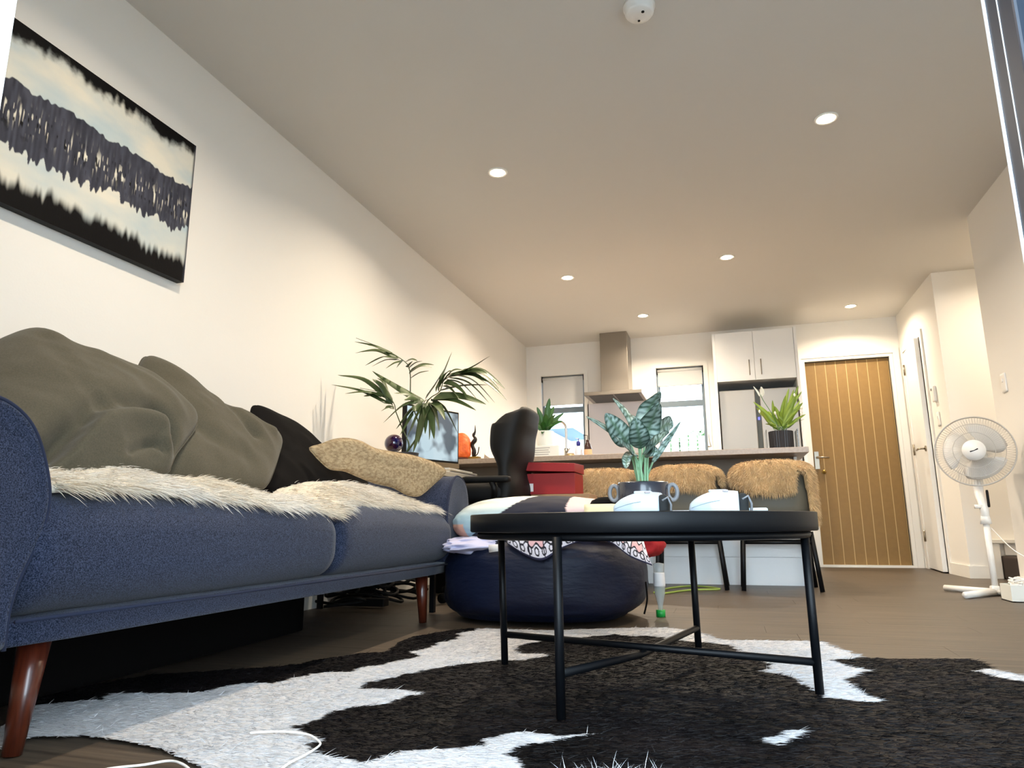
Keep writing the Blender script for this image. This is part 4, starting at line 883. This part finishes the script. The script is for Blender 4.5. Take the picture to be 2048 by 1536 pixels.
# cables and power strip on the floor beneath the desk
cbn = thing('cable_tangle', 'tangle of black cables on the floor under the desk behind the sofa', 'cables', (-1.8, 3.45, 0))
for k in range(9):
    y0 = 3.18+.03*k; pp = [(-1.97+.16*math.sin(j*1.3+k)+.02*j, y0+.05*j+.05*math.sin(j*2.1+k), .02+.02*((j+k) % 3)+.04*(k % 3)) for j in range(9)]
    MB().tube(catmull(pp, 5), .008, 6).obj('cable', M['blackmat'], cbn)
MB().box((-1.95, 3.3, .012), (-1.70, 3.36, .05)).obj('power_strip', M['blackmat'], cbn, False, bevel=.004)
pcu = thing('black_storage_box', 'black box standing under the desk beyond the far sofa leg', 'box', (-1.6, 4.3, 0))
MB().box((-1.80, 4.15, .0), (-1.50, 4.45, .34)).obj('case', M['blackmat'], pcu, False, bevel=.01)
MB().box((-1.65, 4.144, .12), (-1.58, 4.15, .16)).obj('badge', M['amber'], pcu, False)

# office chair seen side on
oc = thing('office_chair', 'black high-back office chair seen from its side between desk and red box', 'office chair', (-1.22, 3.82, 0))
bkp = catmull([(-1.16, 3.82, .52), (-1.15, 3.82, .62), (-1.155, 3.82, .74), (-1.165, 3.82, .86), (-1.15, 3.82, .97), (-1.10, 3.82, 1.05)], 8)
mbk = MB(); rows = []
for i, p in enumerate(bkp):
    s = i/(len(bkp)-1); hw = .25*(1-.25*s**3) if s < .93 else .25*.72*(1-((s-.93)/.07)**2*.4); tk = .045+.055*math.exp(-((s-.72)/.2)**2)+.02*math.sin(s*9)**2
    if s > .9: tk *= (1-((s-.9)/.1)**2)**.5*.8+.2
    r = []
    for k in range(28):
        a = 2*PI*k/28; r.append((p[0]+tk*se(np.cos(a), .6), p[1]+hw*se(np.sin(a), .6), p[2]+.03*np.cos(a)*(s > .8)))
    rows.append(r)
Gc = np.array(rows); mbk.add(Gc.reshape(-1, 3), [(i*28+j, i*28+(j+1) % 28, (i+1)*28+(j+1) % 28, (i+1)*28+j) for i in range(len(bkp)-1) for j in range(28)]+[tuple(range(27, -1, -1)), tuple((len(bkp)-1)*28+k for k in range(28))])
mbk.obj('backrest', M['blackmat'], oc)
MB().rbox((-1.33, 3.82, .585), (.42, .5, .11), .045, 10).obj('seat', M['blackmat'], oc)
for sy in (-1, 1):
    ar = MB().rbox((-1.23, 3.82+sy*.29, .655), (.27, .06, .035), .016, 6).obj('armrest', M['blackmat'], oc)
    MB().tube(catmull([(-1.20, 3.82+sy*.25, .56), (-1.18, 3.82+sy*.30, .60), (-1.20, 3.82+sy*.29, .645)], 5), .016, 8).obj('arm_support', M['blackmat'], oc)
MB().tube([(-1.34, 3.82, .10), (-1.34, 3.82, .54)], .026, 12).obj('gas_lift', M['blackmat'], oc)
for k in range(5):
    a = k*2*PI/5+.3; e = (-1.34+.27*math.cos(a), 3.82+.27*math.sin(a))
    lg = MB().tube([(-1.34, 3.82, .11), (e[0], e[1], .075)], [.024, .015], 8).obj('base_arm', M['blackmat'], oc)
    MB().lathe([(0, -.018), (.026, -.018), (.028, 0), (.026, .018), (0, .018)], (e[0], e[1], .030), 14, 'y').obj('castor', M['blackmat'], oc)
# red shoebox on cardboard boxes
cs = thing('cardboard_box', 'plain brown cardboard box carrying the red shoebox', 'box', (-.92, 3.98, 0))
MB().box((-1.12, 3.86, 0), (-.715, 4.16, .545)).obj('carton', M['card'], cs, False, bevel=.004)
tag(MB().box((-1.08, 3.88, .546), (-.74, 4.12, .584)).obj('flat_carton', M['card'], None, False, bevel=.002), 'flat pale carton between the red shoebox and the cardboard box', 'box')
rb = thing('red_shoebox', 'red shoebox with lid ajar and white size label next to the office chair', 'box', (-.94, 4.0, .585))
MB().box((-1.12, 3.9, .586), (-.825, 4.14, .705)).obj('tray', M['red'], rb, False, bevel=.002)
V = np.array([(-1.13, 3.88, .722), (-.82, 3.88, .708), (-.82, 4.15, .708), (-1.13, 4.15, .722), (-1.13, 3.88, .772), (-.82, 3.88, .757), (-.82, 4.15, .765), (-1.13, 4.15, .782)])
MB().add(V, [(0, 3, 2, 1), (4, 5, 6, 7), (0, 1, 5, 4), (1, 2, 6, 5), (2, 3, 7, 6), (3, 0, 4, 7)]).obj('lid', M['red'], rb, False, bevel=.002)
MB().box((-1.1211, 3.93, .61), (-1.1201, 4.0, .665)).obj('size_label', M['label'], rb, False)
MB().box((-1.118, 3.898, .602), (-1.07, 3.8995, .648)).obj('size_label', M['label'], rb, False)
tag(MB().rbox((-.60, 4.1, .47), (.09, .1, .06), .02, 5).obj('red_pouch', M['redcloth']), 'small red pouch on the floor crate behind the tray', 'pouch')
tag(MB().box((-.68, 4.02, 0), (-.52, 4.2, .438)).obj('crate', M['card'], None, False, bevel=.006), 'narrow brown crate under the red pouch, behind the beanbag', 'crate')

# ------------------------------------------------------------------ kitchen island
isl = thing('kitchen_island', 'kitchen island base, taupe above and white below, facing the living room', 'island', (-.7, 5.3, 0))
MB().box((XL+.02, 5.16, .335), (.455, 5.18, .862)).obj('front_panel', M['darker'], isl, False)  # upper front coloured darker than the panels below it
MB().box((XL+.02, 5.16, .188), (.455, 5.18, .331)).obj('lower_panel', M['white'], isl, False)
MB().box((XL+.02, 5.16, 0), (.455, 5.18, .184)).obj('kick_panel', M['white'], isl, False)
MB().box((.455, 5.14, 0), (.475, 5.75, .862)).obj('end_panel', M['white'], isl, False)
MB().box((XL+.02, 5.1805, .0), (.4545, 5.75, .862)).obj('carcass', M['white'], isl, False)
tag(MB().box((XL+.002, 4.85, .863), (.525, 5.80, .90)).obj('worktop', M['counter'], None, False, bevel=.003), 'long beige laminate worktop of the kitchen island', 'worktop')
# back bench run
bbn = thing('base_cabinet', 'white base cabinets below the kitchen windows', 'cabinet', (-1.1, 7.05, 0))
MB().box((XL+.02, 6.8, .1), (-.06, YB-.002, .86)).obj('carcass', M['white'], bbn, False)
for k in range(4): MB().box((XL+.03+k*.5, 6.782, .12), (XL+.52+k*.5, 6.8, .85)).obj('door', M['white'], bbn, False, bevel=.001)
tag(MB().box((XL+.002, 6.77, .862), (-.045, YB-.002, .9)).obj('worktop', M['counter'], None, False), 'beige worktop running under the kitchen windows', 'worktop')
tag(MB().box((-1.395, YB-.008, .901), (-.757, YB-.001, 1.70)).obj('splashback', M['splash'], None, False), 'pale glass splashback panel under the range hood', 'splashback')
# range hood
rh = thing('range_hood', 'stainless steel chimney range hood between the kitchen windows', 'range hood', (-1.04, 7.2, 1.70))
MB().box((-1.186, 7.05, 1.735), (-.90, YB-.002, H-.001)).obj('chimney', M['steel'], rh, False, bevel=.003)
MB().box((-1.334, 6.87, 1.702), (-.75, YB-.01, 1.738)).obj('canopy', M['steel'], rh, False, bevel=.003)
for k in range(2): MB().box((-1.29+k*.26, 6.90, 1.699), (-1.045+k*.26, 7.33, 1.7018)).obj('filter', M['filter'], rh, False)
MB().box((-.755, 6.9, 1.70), (-.748, YB-.02, 1.738)).obj('end_strip', M['white'], rh, False)
# fridge tower: side panels, overhead cupboard, fridge
fs = thing('fridge_surround', 'white panels and double-door overhead cupboard around the fridge', 'cabinet', (.33, 7.05, 0))
MB().box((-.045, 6.76, 0), (-.022, YB-.002, 2.212)).obj('side_panel', M['white'], fs, False)
MB().box((.687, 6.74, 0), (.712, YB-.002, 2.216)).obj('side_panel', M['white'], fs, False)
MB().box((-.022, 6.77, 1.735), (.687, YB-.002, 2.21)).obj('carcass', M['white'], fs, False)
for a, b, hx_ in ((-.018, .3245, .278), (.3275, .684, .382)):
    d = MB().box((a, 6.75, 1.733), (b, 6.769, 2.208)).obj('door', M['white'], fs, False, bevel=.001)
    MB().tube([(hx_, 6.75, 1.785), (hx_, 6.725, 1.785), (hx_, 6.725, 1.925), (hx_, 6.75, 1.925)], .0045, 6).obj('handle', M['satin'], d)
fg = thing('fridge', 'grey double door fridge with small blue display inside the white surround', 'fridge', (.33, 7.0, 0))
MB().box((-.015, 6.84, .02), (.678, YB-.02, 1.655)).obj('cabinet', M['blackmat'], fg, False)
MB().box((-.012, 6.78, .05), (.308, 6.84, 1.65)).obj('door', M['fridge'], fg, False, bevel=.006)
MB().box((.352, 6.78, .05), (.676, 6.84, 1.65)).obj('door', M['fridge'], fg, False, bevel=.006)
MB().box((.308, 6.80, .05), (.352, 6.84, 1.65)).obj('handle_recess', mat('dark_grey_plastic', rgb(78, 82, 80), .5), fg, False)
MB().box((.322, 6.795, 1.36), (.338, 6.80, 1.385)).obj('display', M['lcd'], fg, False)

# tap
tp = thing('kitchen_tap', 'tall chrome gooseneck tap at the island sink behind the white planter', 'tap', (-1.245, 5.58, .9))
MB().tube(catmull([(-1.245, 5.58, .9), (-1.245, 5.58, 1.05), (-1.243, 5.58, 1.17), (-1.25, 5.57, 1.225), (-1.285, 5.54, 1.25), (-1.34, 5.5, 1.225), (-1.36, 5.48, 1.18)], 8), .010, 10).obj('spout', M['chrome'], tp)
MB().tube([(-1.245, 5.58, .9), (-1.245, 5.58, 1.03)], .017, 12).obj('body', M['chrome'], tp)
MB().tube([(-1.235, 5.57, 1.0), (-1.205, 5.55, 1.03)], .006, 8).obj('lever', M['chrome'], tp)
# dish brush pot, soap bottles
db = thing('scourer_dish', 'small brass and glass dish beside the tap', 'dish', (-1.16, 5.35, .9))
MB().lathe([(.045, 0), (.05, .02), (.05, .05), (.046, .05), (.044, .02), (0, .015)], (-1.16, 5.35, .9), 20).obj('dish', M['brass'], db)
MB().rbox((-1.16, 5.35, .955), (.06, .04, .03), .01, 5).obj('sponge', M['deskw'], db)
s1 = thing('soap_dispenser', 'clear soap bottle with dark blue pump beside the tap', 'bottle', (-1.048, 5.12, .9))
MB().lathe([(.027, 0), (.03, .008), (.03, .062), (.022, .085), (.011, .094), (0, .096)], (-1.048, 5.12, .9), 20).obj('bottle', M['soap'], s1)
MB().lathe([(.008, .092), (.015, .1), (.016, .118), (.007, .13), (.004, .132), (.004, .152), (0, .152)], (-1.048, 5.12, .9), 14).obj('collar', M['blue'], s1)
MB().tube([(-1.048, 5.12, 1.05), (-1.065, 5.105, 1.049)], .004, 6).obj('nozzle', M['soap'], s1)
s2 = thing('soap_dispenser', 'brown pump bottle with tan label right of the blue-topped soap', 'bottle', (-.977, 5.12, .9))
MB().lathe([(.029, 0), (.03, .006), (.03, .068), (.02, .105), (.013, .118), (.013, .135), (0, .137)], (-.977, 5.12, .9), 22).obj('bottle', M['amber'], s2)
t2 = MB().lathe([(.0305, .008), (.0309, .01), (.0309, .062), (.0305, .064)], (-.977, 5.12, .9), 22); t2.f = t2.f[:-2]; t2.obj('label_band', M['tanlabel'], s2)
MB().tube([(-.977, 5.12, 1.03), (-.977, 5.12, 1.07), (-.999, 5.108, 1.072), (-1.004, 5.105, 1.066)], .003, 6).obj('pump', M['blackmat'], s2)
# white box files with planter on top
wbx = thing('recipe_box', 'white lidded box with printed grey lines under the white planter', 'box', (-1.31, 5.1, .9))
MB().box((-1.45, 5.0, .90), (-1.175, 5.2, .993)).obj('box', M['potwhite'], wbx, False, bevel=.004)
for k in range(4): MB().box((-1.37, 4.998, .925+.016*k), (-1.25+.01*(k % 2), 5.0, .930+.016*k)).obj('print_line', mat('grey_print', rgb(160, 160, 156), .8) if k == 0 else bpy.data.materials['grey_print'], wbx, False)
wp = thing('potted_peace_lily', 'dark green leafy plant in a tall white pot on the white box', 'plant', (-1.30, 5.1, .993))
MB().lathe([(.055, 0), (.058, .005), (.066, .118), (.062, .12), (.058, .11), (0, .105)], (-1.30, 5.1, .993), 28).obj('pot', M['potwhite'], wp)
MB().lathe([(0, 0), (.058, 0), (0, .004)], (-1.30, 5.1, 1.10), 20).obj('soil', M['soil'], wp)
gc = greencol(rgb(24, 62, 22), rgb(60, 110, 44)); gst = mat('green_stem', rgb(70, 110, 50), .5)
for u, v, dy, w_, sd in ((1099, 796, 0, .028, (1, .3, .2)), (1074, 814, -.03, .024, (1, .2, .4)), (1118, 838, .02, .026, (.4, .3, 1)), (1060, 848, -.05, .022, (.2, .3, 1)), (1084, 868, -.09, .020, (1, 0, 0)), (1128, 826, .05, .020, (.5, .2, 1)), (1092, 828, -.07, .028, (1, .1, .2)), (1108, 812, .05, .026, (1, .2, .1)), (1068, 832, .03, .022, (.6, .2, 1)), (1105, 850, -.09, .024, (.8, 0, .6)), (1126, 842, -.03, .018, (.3, .2, 1)), (1083, 845, -.08, .026, (.8, 0, .6)), (1112, 828, -.05, .024, (.8, 0, .5)), (1078, 850, .04, .02, (.3, 0, 1))):
    e = at(u, v, 'y', 5.1+dy); b0 = np.array([-1.30, 5.1, 1.10]); m_ = (b0*.45+e*.55)+np.array([0, 0, .02]); s0 = b0*.7+m_*.3
    MB().tube([b0, s0], .002, 5).obj('stem', gst, wp); leaf([s0, m_, e], w_, sd, gc, nu=12, nv=5).obj('leaf', M['leaf'], wp)
# peace lily right end
plz = np.array([.376, 5.03])
pl = thing('potted_peace_lily', 'bright green peace lily with white flower in ribbed charcoal pot at worktop right end', 'plant', (plz[0], plz[1], .9))
prf = [(.075, 0), (.078, .004), (.08, .125), (.076, .127), (.072, .12), (0, .115)]
mbp = MB().lathe(prf, (plz[0], plz[1], .9), 64); vv = mbp.v[0]; k = np.arange(len(vv)) % 64; sc = np.where(k % 2, 1.0, .965)[:, None]; vv[:, :2] = plz+(vv[:, :2]-plz)*sc; mbp.obj('pot', M['potcharcoal'], pl, False)
MB().lathe([(0, 0), (.072, 0), (0, .004)], (plz[0], plz[1], 1.017), 20).obj('soil', M['soil'], pl)
gl = greencol(rgb(74, 104, 20), rgb(150, 172, 60)); b0 = np.array([plz[0], plz[1], 1.018])
LL = [(1506, 803, 0, .018), (1512, 815, -.04, .020), (1519, 826, .03, .018), (1530, 848, -.06, .012), (1545, 800, .03, .016), (1549, 812, -.05, .016), (1578, 776, .04, .018), (1572, 790, -.03, .018), (1597, 771, .0, .018), (1604, 782, .03, .016), (1606, 805, -.03, .018), (1612, 828, .02, .014), (1610, 838, -.03, .012), (1600, 800, .04, .018), (1590, 790, -.04, .020), (1584, 812, -.05, .018), (1560, 822, -.06, .018), (1570, 818, .05, .018), (1536, 822, .05, .016), (1596, 822, -.06, .016), (1602, 815, -.07, .014), (1556, 836, -.07, .014), (1542, 835, .06, .016), (1580, 800, .06, .018), (1588, 778, .05, .016), (1515, 808, .05, .016)]
for i, (u, v, dy, w_) in enumerate(LL):
    e = at(u, v, 'y', 5.03+dy); f0 = b0+np.array([.03*math.cos(i*2.4), .03*math.sin(i*2.4), 0]); m_ = f0*.4+e*.6+np.array([0, 0, .015]); s0 = f0*.65+m_*.35
    MB().tube([f0, s0], .0018, 5).obj('stem', gst, pl); leaf([s0, m_, e], w_, (1, random.uniform(-.6, .6), random.uniform(-.2, .5)), gl, nu=12, nv=5, fold=.35).obj('leaf', M['leaf'], pl)
e = at(1526, 800, 'y', 5.02); MB().tube(catmull([b0, (b0+e)/2+np.array([.01, 0, 0]), e, at(1520, 786, 'y', 5.02)], 5), .0025, 6).obj('flower_stem', gst, pl)
wc = lambda U, V: np.tile(np.array(rgb(240, 238, 224)), U.shape+(1,))
leaf([at(1520, 793, 'y', 5.02), at(1515, 783, 'y', 5.01), at(1506, 772, 'y', 5.0)], .008, (1, .2, .4), wc, nu=10, nv=5).obj('spathe', M['leaf'], pl)
leaf([at(1524, 793, 'y', 5.02), at(1525, 783, 'y', 5.01), at(1522, 773, 'y', 5.0)], .017, (1, .2, 0), wc, nu=10, nv=5, fold=.4).obj('spathe', M['leaf'], pl)
for u, v in ((1519, 823), (1550, 826), (1589, 790), (1603, 816), (1603, 828)): MB().lathe([(0, -.012), (.006, -.006), (.007, .004), (0, .014)], at(u, v, 'y', 4.96), 8).obj('bud', M['whiteflower'], pl)
gv = thing('glass_vase', 'clear glass side panels standing around the charcoal pot', 'vase', (plz[0], plz[1], .9))
for a, b in (((-.10, -.10), (-.096, .10)), ((.096, -.10), (.10, .10))):
    MB().box((plz[0]+a[0], plz[1]+a[1], .901), (plz[0]+b[0], plz[1]+b[1], 1.03)).obj('side', M['clear'], gv, False)
tag(MB().tube([at(1416, 893, 'y', 5.0), at(1422, 893, 'y', 5.0), at(1419, 882, 'y', 5.0), at(1417, 868, 'y', 5.0)], [.006, .005, .003, .002], 6).obj('pen_holder', M['satin']), 'slim metal stick standing on the worktop near the right kitchen window', 'ornament')

# salt lamp, figurine, card at the left end of the worktop
sl = thing('salt_lamp', 'glowing orange salt crystal lamp on a wooden base at the left worktop end', 'lamp', (-1.93, 4.93, .9))
def slf(P):
    q = P*14; return P*(1+.10*fbm(q, 3, 44)[:, None])*np.where(P[:, 2:3] > 0, 1-.5*np.clip(P[:, 2:3]/.1, 0, 1)**2*np.array([[1, 1, .0]]), 1)
MB().rbox((-1.93, 4.94, 1.01), (.155, .13, .20), .05, 12, slf).obj('crystal', M['salt'], sl)
MB().lathe([(.055, 0), (.06, .004), (.06, .016), (.05, .02), (0, .02)], (-1.925, 4.94, .9), 24).obj('base', M['wood'], sl)
fi = thing('figurine', 'slender dark bronze figurine right of the salt lamp', 'figurine', (-1.82, 4.97, .9))
MB().box((-1.865, 4.94, .9), (-1.785, 5.0, .925)).obj('plinth', M['brass'], fi, False)
ff = catmull([(-1.835, 4.97, .925), (-1.83, 4.97, .975), (-1.845, 4.97, 1.02), (-1.82, 4.97, 1.06), (-1.835, 4.97, 1.09), (-1.822, 4.97, 1.12), (-1.822, 4.97, 1.17)], 6)
MB().tube(ff, np.interp(np.linspace(0, 1, len(ff)), [0, .1, .25, .45, .6, .72, .85, 1], [.01, .018, .014, .018, .009, .012, .006, .001]), 10).obj('body', M['bronze'], fi)
MB().tube(catmull([(-1.83, 4.97, .925), (-1.80, 4.97, .95), (-1.79, 4.97, 1.0)], 5), .004, 6).obj('arm', M['bronze'], fi)
tag(MB().add([(-1.78, 5.05, .9), (-1.69, 5.0, .9), (-1.76, 5.02, .945), (-1.775, 5.06, .96)], [(0, 1, 2), (0, 2, 3)]).obj('folded_card', M['paper'], None, False, solid=.003), 'small tilted grey card on the worktop between figurine and office chair', 'card')

# ------------------------------------------------------------------ chairs with sheepskins
def chair(cx, label, sk_label, w=.41, drop=0, top=.80):
    ch = thing('bar_chair', label, 'chair', (cx, 4.9, 0), 'tub chairs at the island')
    hw = w/2
    for sx, yb, yt in ((-1, 4.70, 4.73), (1, 4.73, 4.74), (-1, 5.02, 4.98), (1, 5.08, 5.0)):
        ex = .035 if sx > 0 else .02
        MB().tube([(cx+sx*(hw+ex), yb, .002), (cx+sx*hw, yt, .36)], .0145, 10).obj('leg', M['black'], ch)
    for yy_ in (4.735, 5.0): MB().tube([(cx-hw, yy_, .295), (cx+hw, yy_, .295)], .011, 8).obj('crossbar', M['black'], ch)
    for sx in (-1, 1): MB().tube([(cx+sx*hw, 4.735, .345), (cx+sx*hw, 5.0, .345)], .009, 8).obj('side_rail', M['black'], ch)
    MB().rbox((cx, 4.88, .40), (w+.03, .40, .07), .03, 8).obj('seat', M['shellchair'], ch)
    # tub shell
    A = np.linspace(-PI*.02, PI*1.02, 40); rows = []
    for a in A:
        ca, sa = math.cos(a), math.sin(a); x = cx-(hw+.02)*se(np.array(ca), .7); y = 4.92-.20*se(np.array(sa), .6); tz = .66+.10*max(0, sa)**.5*1.0
        rows.append([(x*.96+cx*.04, y+.02, .42), (x, y, .52), (x, y, .60), (x, y-.004*sa, tz)])
    MB().grid(np.array(rows)).obj('back_shell', M['shellchair'], ch, solid=.02)
    # sheepskin over the rim
    sk = thing('sheepskin', sk_label, 'sheepskin', (cx, 4.75, .7), 'sheepskins over the chair backs')
    A = np.linspace(PI*.04, PI*.96, 56); rows = []
    for i, a in enumerate(A):
        s = i/(len(A)-1); ca, sa = math.cos(a), math.sin(a)
        x = cx-(hw+.02)*se(np.array(ca), .62); y = 4.92-.20*se(np.array(sa), .6)
        o_ = np.array([-ca*.55 if abs(ca) > .4 else -ca*.2, -max(.25, sa)]); o_ /= np.linalg.norm(o_)
        low = .635+.02*math.sin(s*7+cx*5)-.03*math.sin(s*PI)**2
        if drop and s > .80: low = .635-(.635-drop)*min(1, (s-.80)/.05)
        if drop and s > .64 and s < .77: low = .725
        if not drop and s > .76 and s < .87: low = .75
        if not drop and s >= .87: low = .66
        tz = top-.02*abs(math.cos(a))**2
        pr = [(-.055, tz-.13), (-.06, tz-.06), (-.045, tz-.015), (-.01, tz), (.025, tz-.02), (.045, tz-.06), (.05, (tz-.06)*.5+low*.5), (.045, low+.02), (.02, low)]
        pr = catmull([(p[0], 0, p[1]) for p in pr], 3)
        rows.append([(x+o_[0]*p[0], y+o_[1]*p[0]-.012, p[2]) for p in pr])
    Gs = np.array(rows); mbs = MB().grid(Gs, np.tile(np.array(rgb(190, 158, 112)), (Gs.shape[0]*Gs.shape[1], 1))); mbs.obj('skin', M['furt'], sk)
    n = 9000; P, Nn = surf_sample(np.concatenate(mbs.v), mbs.f, n); cen = np.array([cx, 4.92, .72])
    out = np.where(((P-cen)*Nn).sum(1, keepdims=True) > 0, Nn, -Nn); cl = vnoise(P*42, 7)
    D = out*.9+np.array([0, 0, -.35])+np.stack([vnoise(P*40, 11), vnoise(P*40, 12), vnoise(P*40, 13)], -1)*.6+rng.normal(size=(n, 3))*.2
    sh = np.clip(.85+.22*cl+.12*rng.random(n), .5, 1.15)[:, None]; wv = np.clip(.5+.6*vnoise(P*9, 15), 0, 1)[:, None]
    strands(P, D, .014+.014*rng.random(n), .0028, bamt=.5, seg=2, col=(np.array(rgb(222, 192, 146))*wv+np.array(rgb(202, 172, 128))*(1-wv))*sh).obj('wool', M['furt'], sk)['kind'] = 'stuff'
chair(.28, 'black-legged tub chair at the right end of the island', 'tan sheepskin over the right bar chair, one flap hanging down its right side', .40, .40, .808)
chair(-.262, 'black-legged tub chair in the middle, behind the right headset', 'tan sheepskin over the middle chair, right of the silver-green plant', .375, 0, .795)
chair(-.80, 'black-legged tub chair at the left, behind the red shoebox', 'tan sheepskin over the left chair, between red shoebox and silver-green plant', .37, 0, .785)

# ------------------------------------------------------------------ right side: fan, thermostat, switches, box
fn = thing('pedestal_fan', 'white pedestal fan with round wire guard on the right', 'fan', (1.42, 4.70, 0))
FC = at(1949, 902, 'y', 4.70); FN = np.array([-.35, -1.0, .02]); FN /= np.linalg.norm(FN)
FU = np.cross(np.cross(FN, (0, 0, 1.)), FN); FU /= np.linalg.norm(FU); FX = np.cross(FU, FN); FX /= np.linalg.norm(FX); FR = .202
def fp(r, a, d): return FC+FX*r*math.cos(a)+FU*r*math.sin(a)+FN*d
rg = MB()
for r, d in ((FR, 0), (FR, -.012), (.155, .038), (.105, .048)):
    rg.tube([fp(r, a, d) for a in np.linspace(0, 2*PI, 56, endpoint=False)], .0042 if r == FR else .0018, 6, closed=True)
rg.obj('guard_ring', M['guard'], fn)
wr_ = MB()
for k in range(84):
    a = 2*PI*k/84
    wr_.tube([fp(.058, a, .052), fp(.105, a+.06, .050), fp(.155, a+.1, .04), fp(FR, a+.12, 0)], .0009, 3, caps=False)
    wr_.tube([fp(.05, a, -.10), fp(.13, a+.06, -.095), fp(FR, a+.12, -.012)], .0009, 3, caps=False)
wo = wr_.obj('guard_wires', M['guard'], fn); wo['kind'] = 'stuff'
MB().add(*(lambda: (lambda V, F: (V, F))([fp(.06, a, d) for d in (.045, .056) for a in np.linspace(0, 2*PI, 28, endpoint=False)]+[fp(0, 0, .058)], [(k, (k+1) % 28, 28+(k+1) % 28, 28+k) for k in range(28)]+[(28+k, 28+(k+1) % 28, 56) for k in range(28)]))()).obj('hub_cap', M['plasticw'], fn)
MB().add([fp(.022, PI+.25, .0595), fp(.022, PI+.55, .0595), fp(.022, .45, .0595), fp(.022, .15, .0595)], [(0, 1, 2, 3)]).obj('badge', M['blackmat'], fn, False, solid=.001)
for k in range(3):
    rows = []
    for s in np.linspace(0, 1, 10):
        r = .035+.13*s; wA = .42+.5*math.sin(s*PI*.75); a0 = k*2*PI/3+.6+.35*s
        rows.append([fp(r, a0+wA*t, -.02+.035*t-.01) for t in np.linspace(-1, 1, 9)])
    MB().grid(np.array(rows)).obj('blade', M['bladem'], fn, solid=.003)
MB().tube([FC-FN*.02, FC-FN*.13, FC-FN*.22], [.05, .06, .035], 20).obj('motor', M['plasticw'], fn)
fb = FC-FN*.15
px_ = 1.43; pyy = 4.74
MB().tube(catmull([(fb[0], fb[1], FC[2]-.03), (fb[0]*.5+px_*.5, fb[1], .60), (px_+.0, pyy, .50), (px_, pyy, .44)], 6), np.linspace(.03, .022, 19), 12).obj('neck', M['plasticw'], fn)
MB().lathe([(.012, 0), (.03, 0), (.022, .05), (.014, .055)], (px_, pyy, .40), 20).obj('collar', M['plasticw'], fn)
MB().tube([(px_, pyy, .03), (px_, pyy, .42)], .0165, 16).obj('pole', M['plasticw'], fn)
MB().tube([(px_-.05, pyy-.01, .50), (px_-.01, pyy-.01, .50)], .012, 10).obj('knob', M['plasticw'], fn)
MB().rbox((px_+.018, pyy-.028, .545), (.014, .012, .10), .005, 5).obj('button_panel', M['blackmat'], fn)
MB().rbox((px_, pyy, .03), (.05, .05, .05), .012, 5).obj('base_hub', M['plasticw'], fn)
for dx, dy in ((-.20, .22), (-.22, -.24), (.14, -.20), (.14, .2)):
    MB().tube([(px_, pyy, .02), (px_+dx, pyy+dy, .02)], .018, 12).obj('base_foot', M['plasticw'], fn)
tag(MB().tube(catmull([(px_+.02, pyy, .38), (1.50, 4.60, .26), (1.58, 4.5, .18), (1.6, 4.4, .10)], 8), .0028, 6).obj('fan_cord', M['cable']), 'thin white power cord sloping from the fan pole to the right', 'cord')
wx = thing('cable_box', 'pale open box filled with tangled white cables at the fan base', 'box', (1.47, 4.42, 0))
bxp = [(1.385, 4.36), (1.60, 4.36), (1.60, 4.52), (1.385, 4.52)]
MB().box((1.385, 4.36, 0), (1.61, 4.365, .085)).box((1.385, 4.365, 0), (1.39, 4.52, .085)).box((1.605, 4.365, 0), (1.61, 4.52, .085)).box((1.385, 4.515, 0), (1.61, 4.52, .085)).box((1.385, 4.36, 0), (1.61, 4.52, .005)).obj('carton', M['potwhite'], wx, False)
MB().box((1.47, 4.3585, .012), (1.56, 4.3595, .07)).obj('printed_label', M['shell'], wx, False)
for k in range(7):
    pp = [(1.42+.03*((j*5+k*3) % 6), 4.39+.022*((j*3+k) % 5), .07+.012*((j+k) % 5)) for j in range(8)]
    MB().tube(catmull(pp, 5), .004, 6).obj('cable', M['cable'], wx)
ths = thing('thermostat', 'small white thermostat on the hall wall beside the inner door', 'thermostat', (XH, 6.40, 1.42))
MB().rbox((XH-.012, 6.40, 1.45), (.024, .07, .13), .008, 6).obj('case', M['plasticw'], ths)
MB().rbox((XH-.026, 6.42, 1.49), (.006, .02, .02), .002, 4).obj('lcd', M['potring'], ths)
def switch(name, x, y, z, label, h=.115):
    t = thing(name, label, 'switch', (x, y, z), 'wall switch plates')
    MB().rbox((x-.005, y, z), (.010, .072, h), .004, 5).obj('plate', M['plasticw'], t)
    MB().rbox((x-.012, y, z+.015), (.006, .014, .022), .002, 4).obj('rocker', M['plasticw'], t)
switch('light_switch', XH, 6.39, 1.24, 'white light switch plate directly below the thermostat')
switch('light_switch', XR, 4.79, 1.235, 'white light switch plate on the near right wall above the fan')
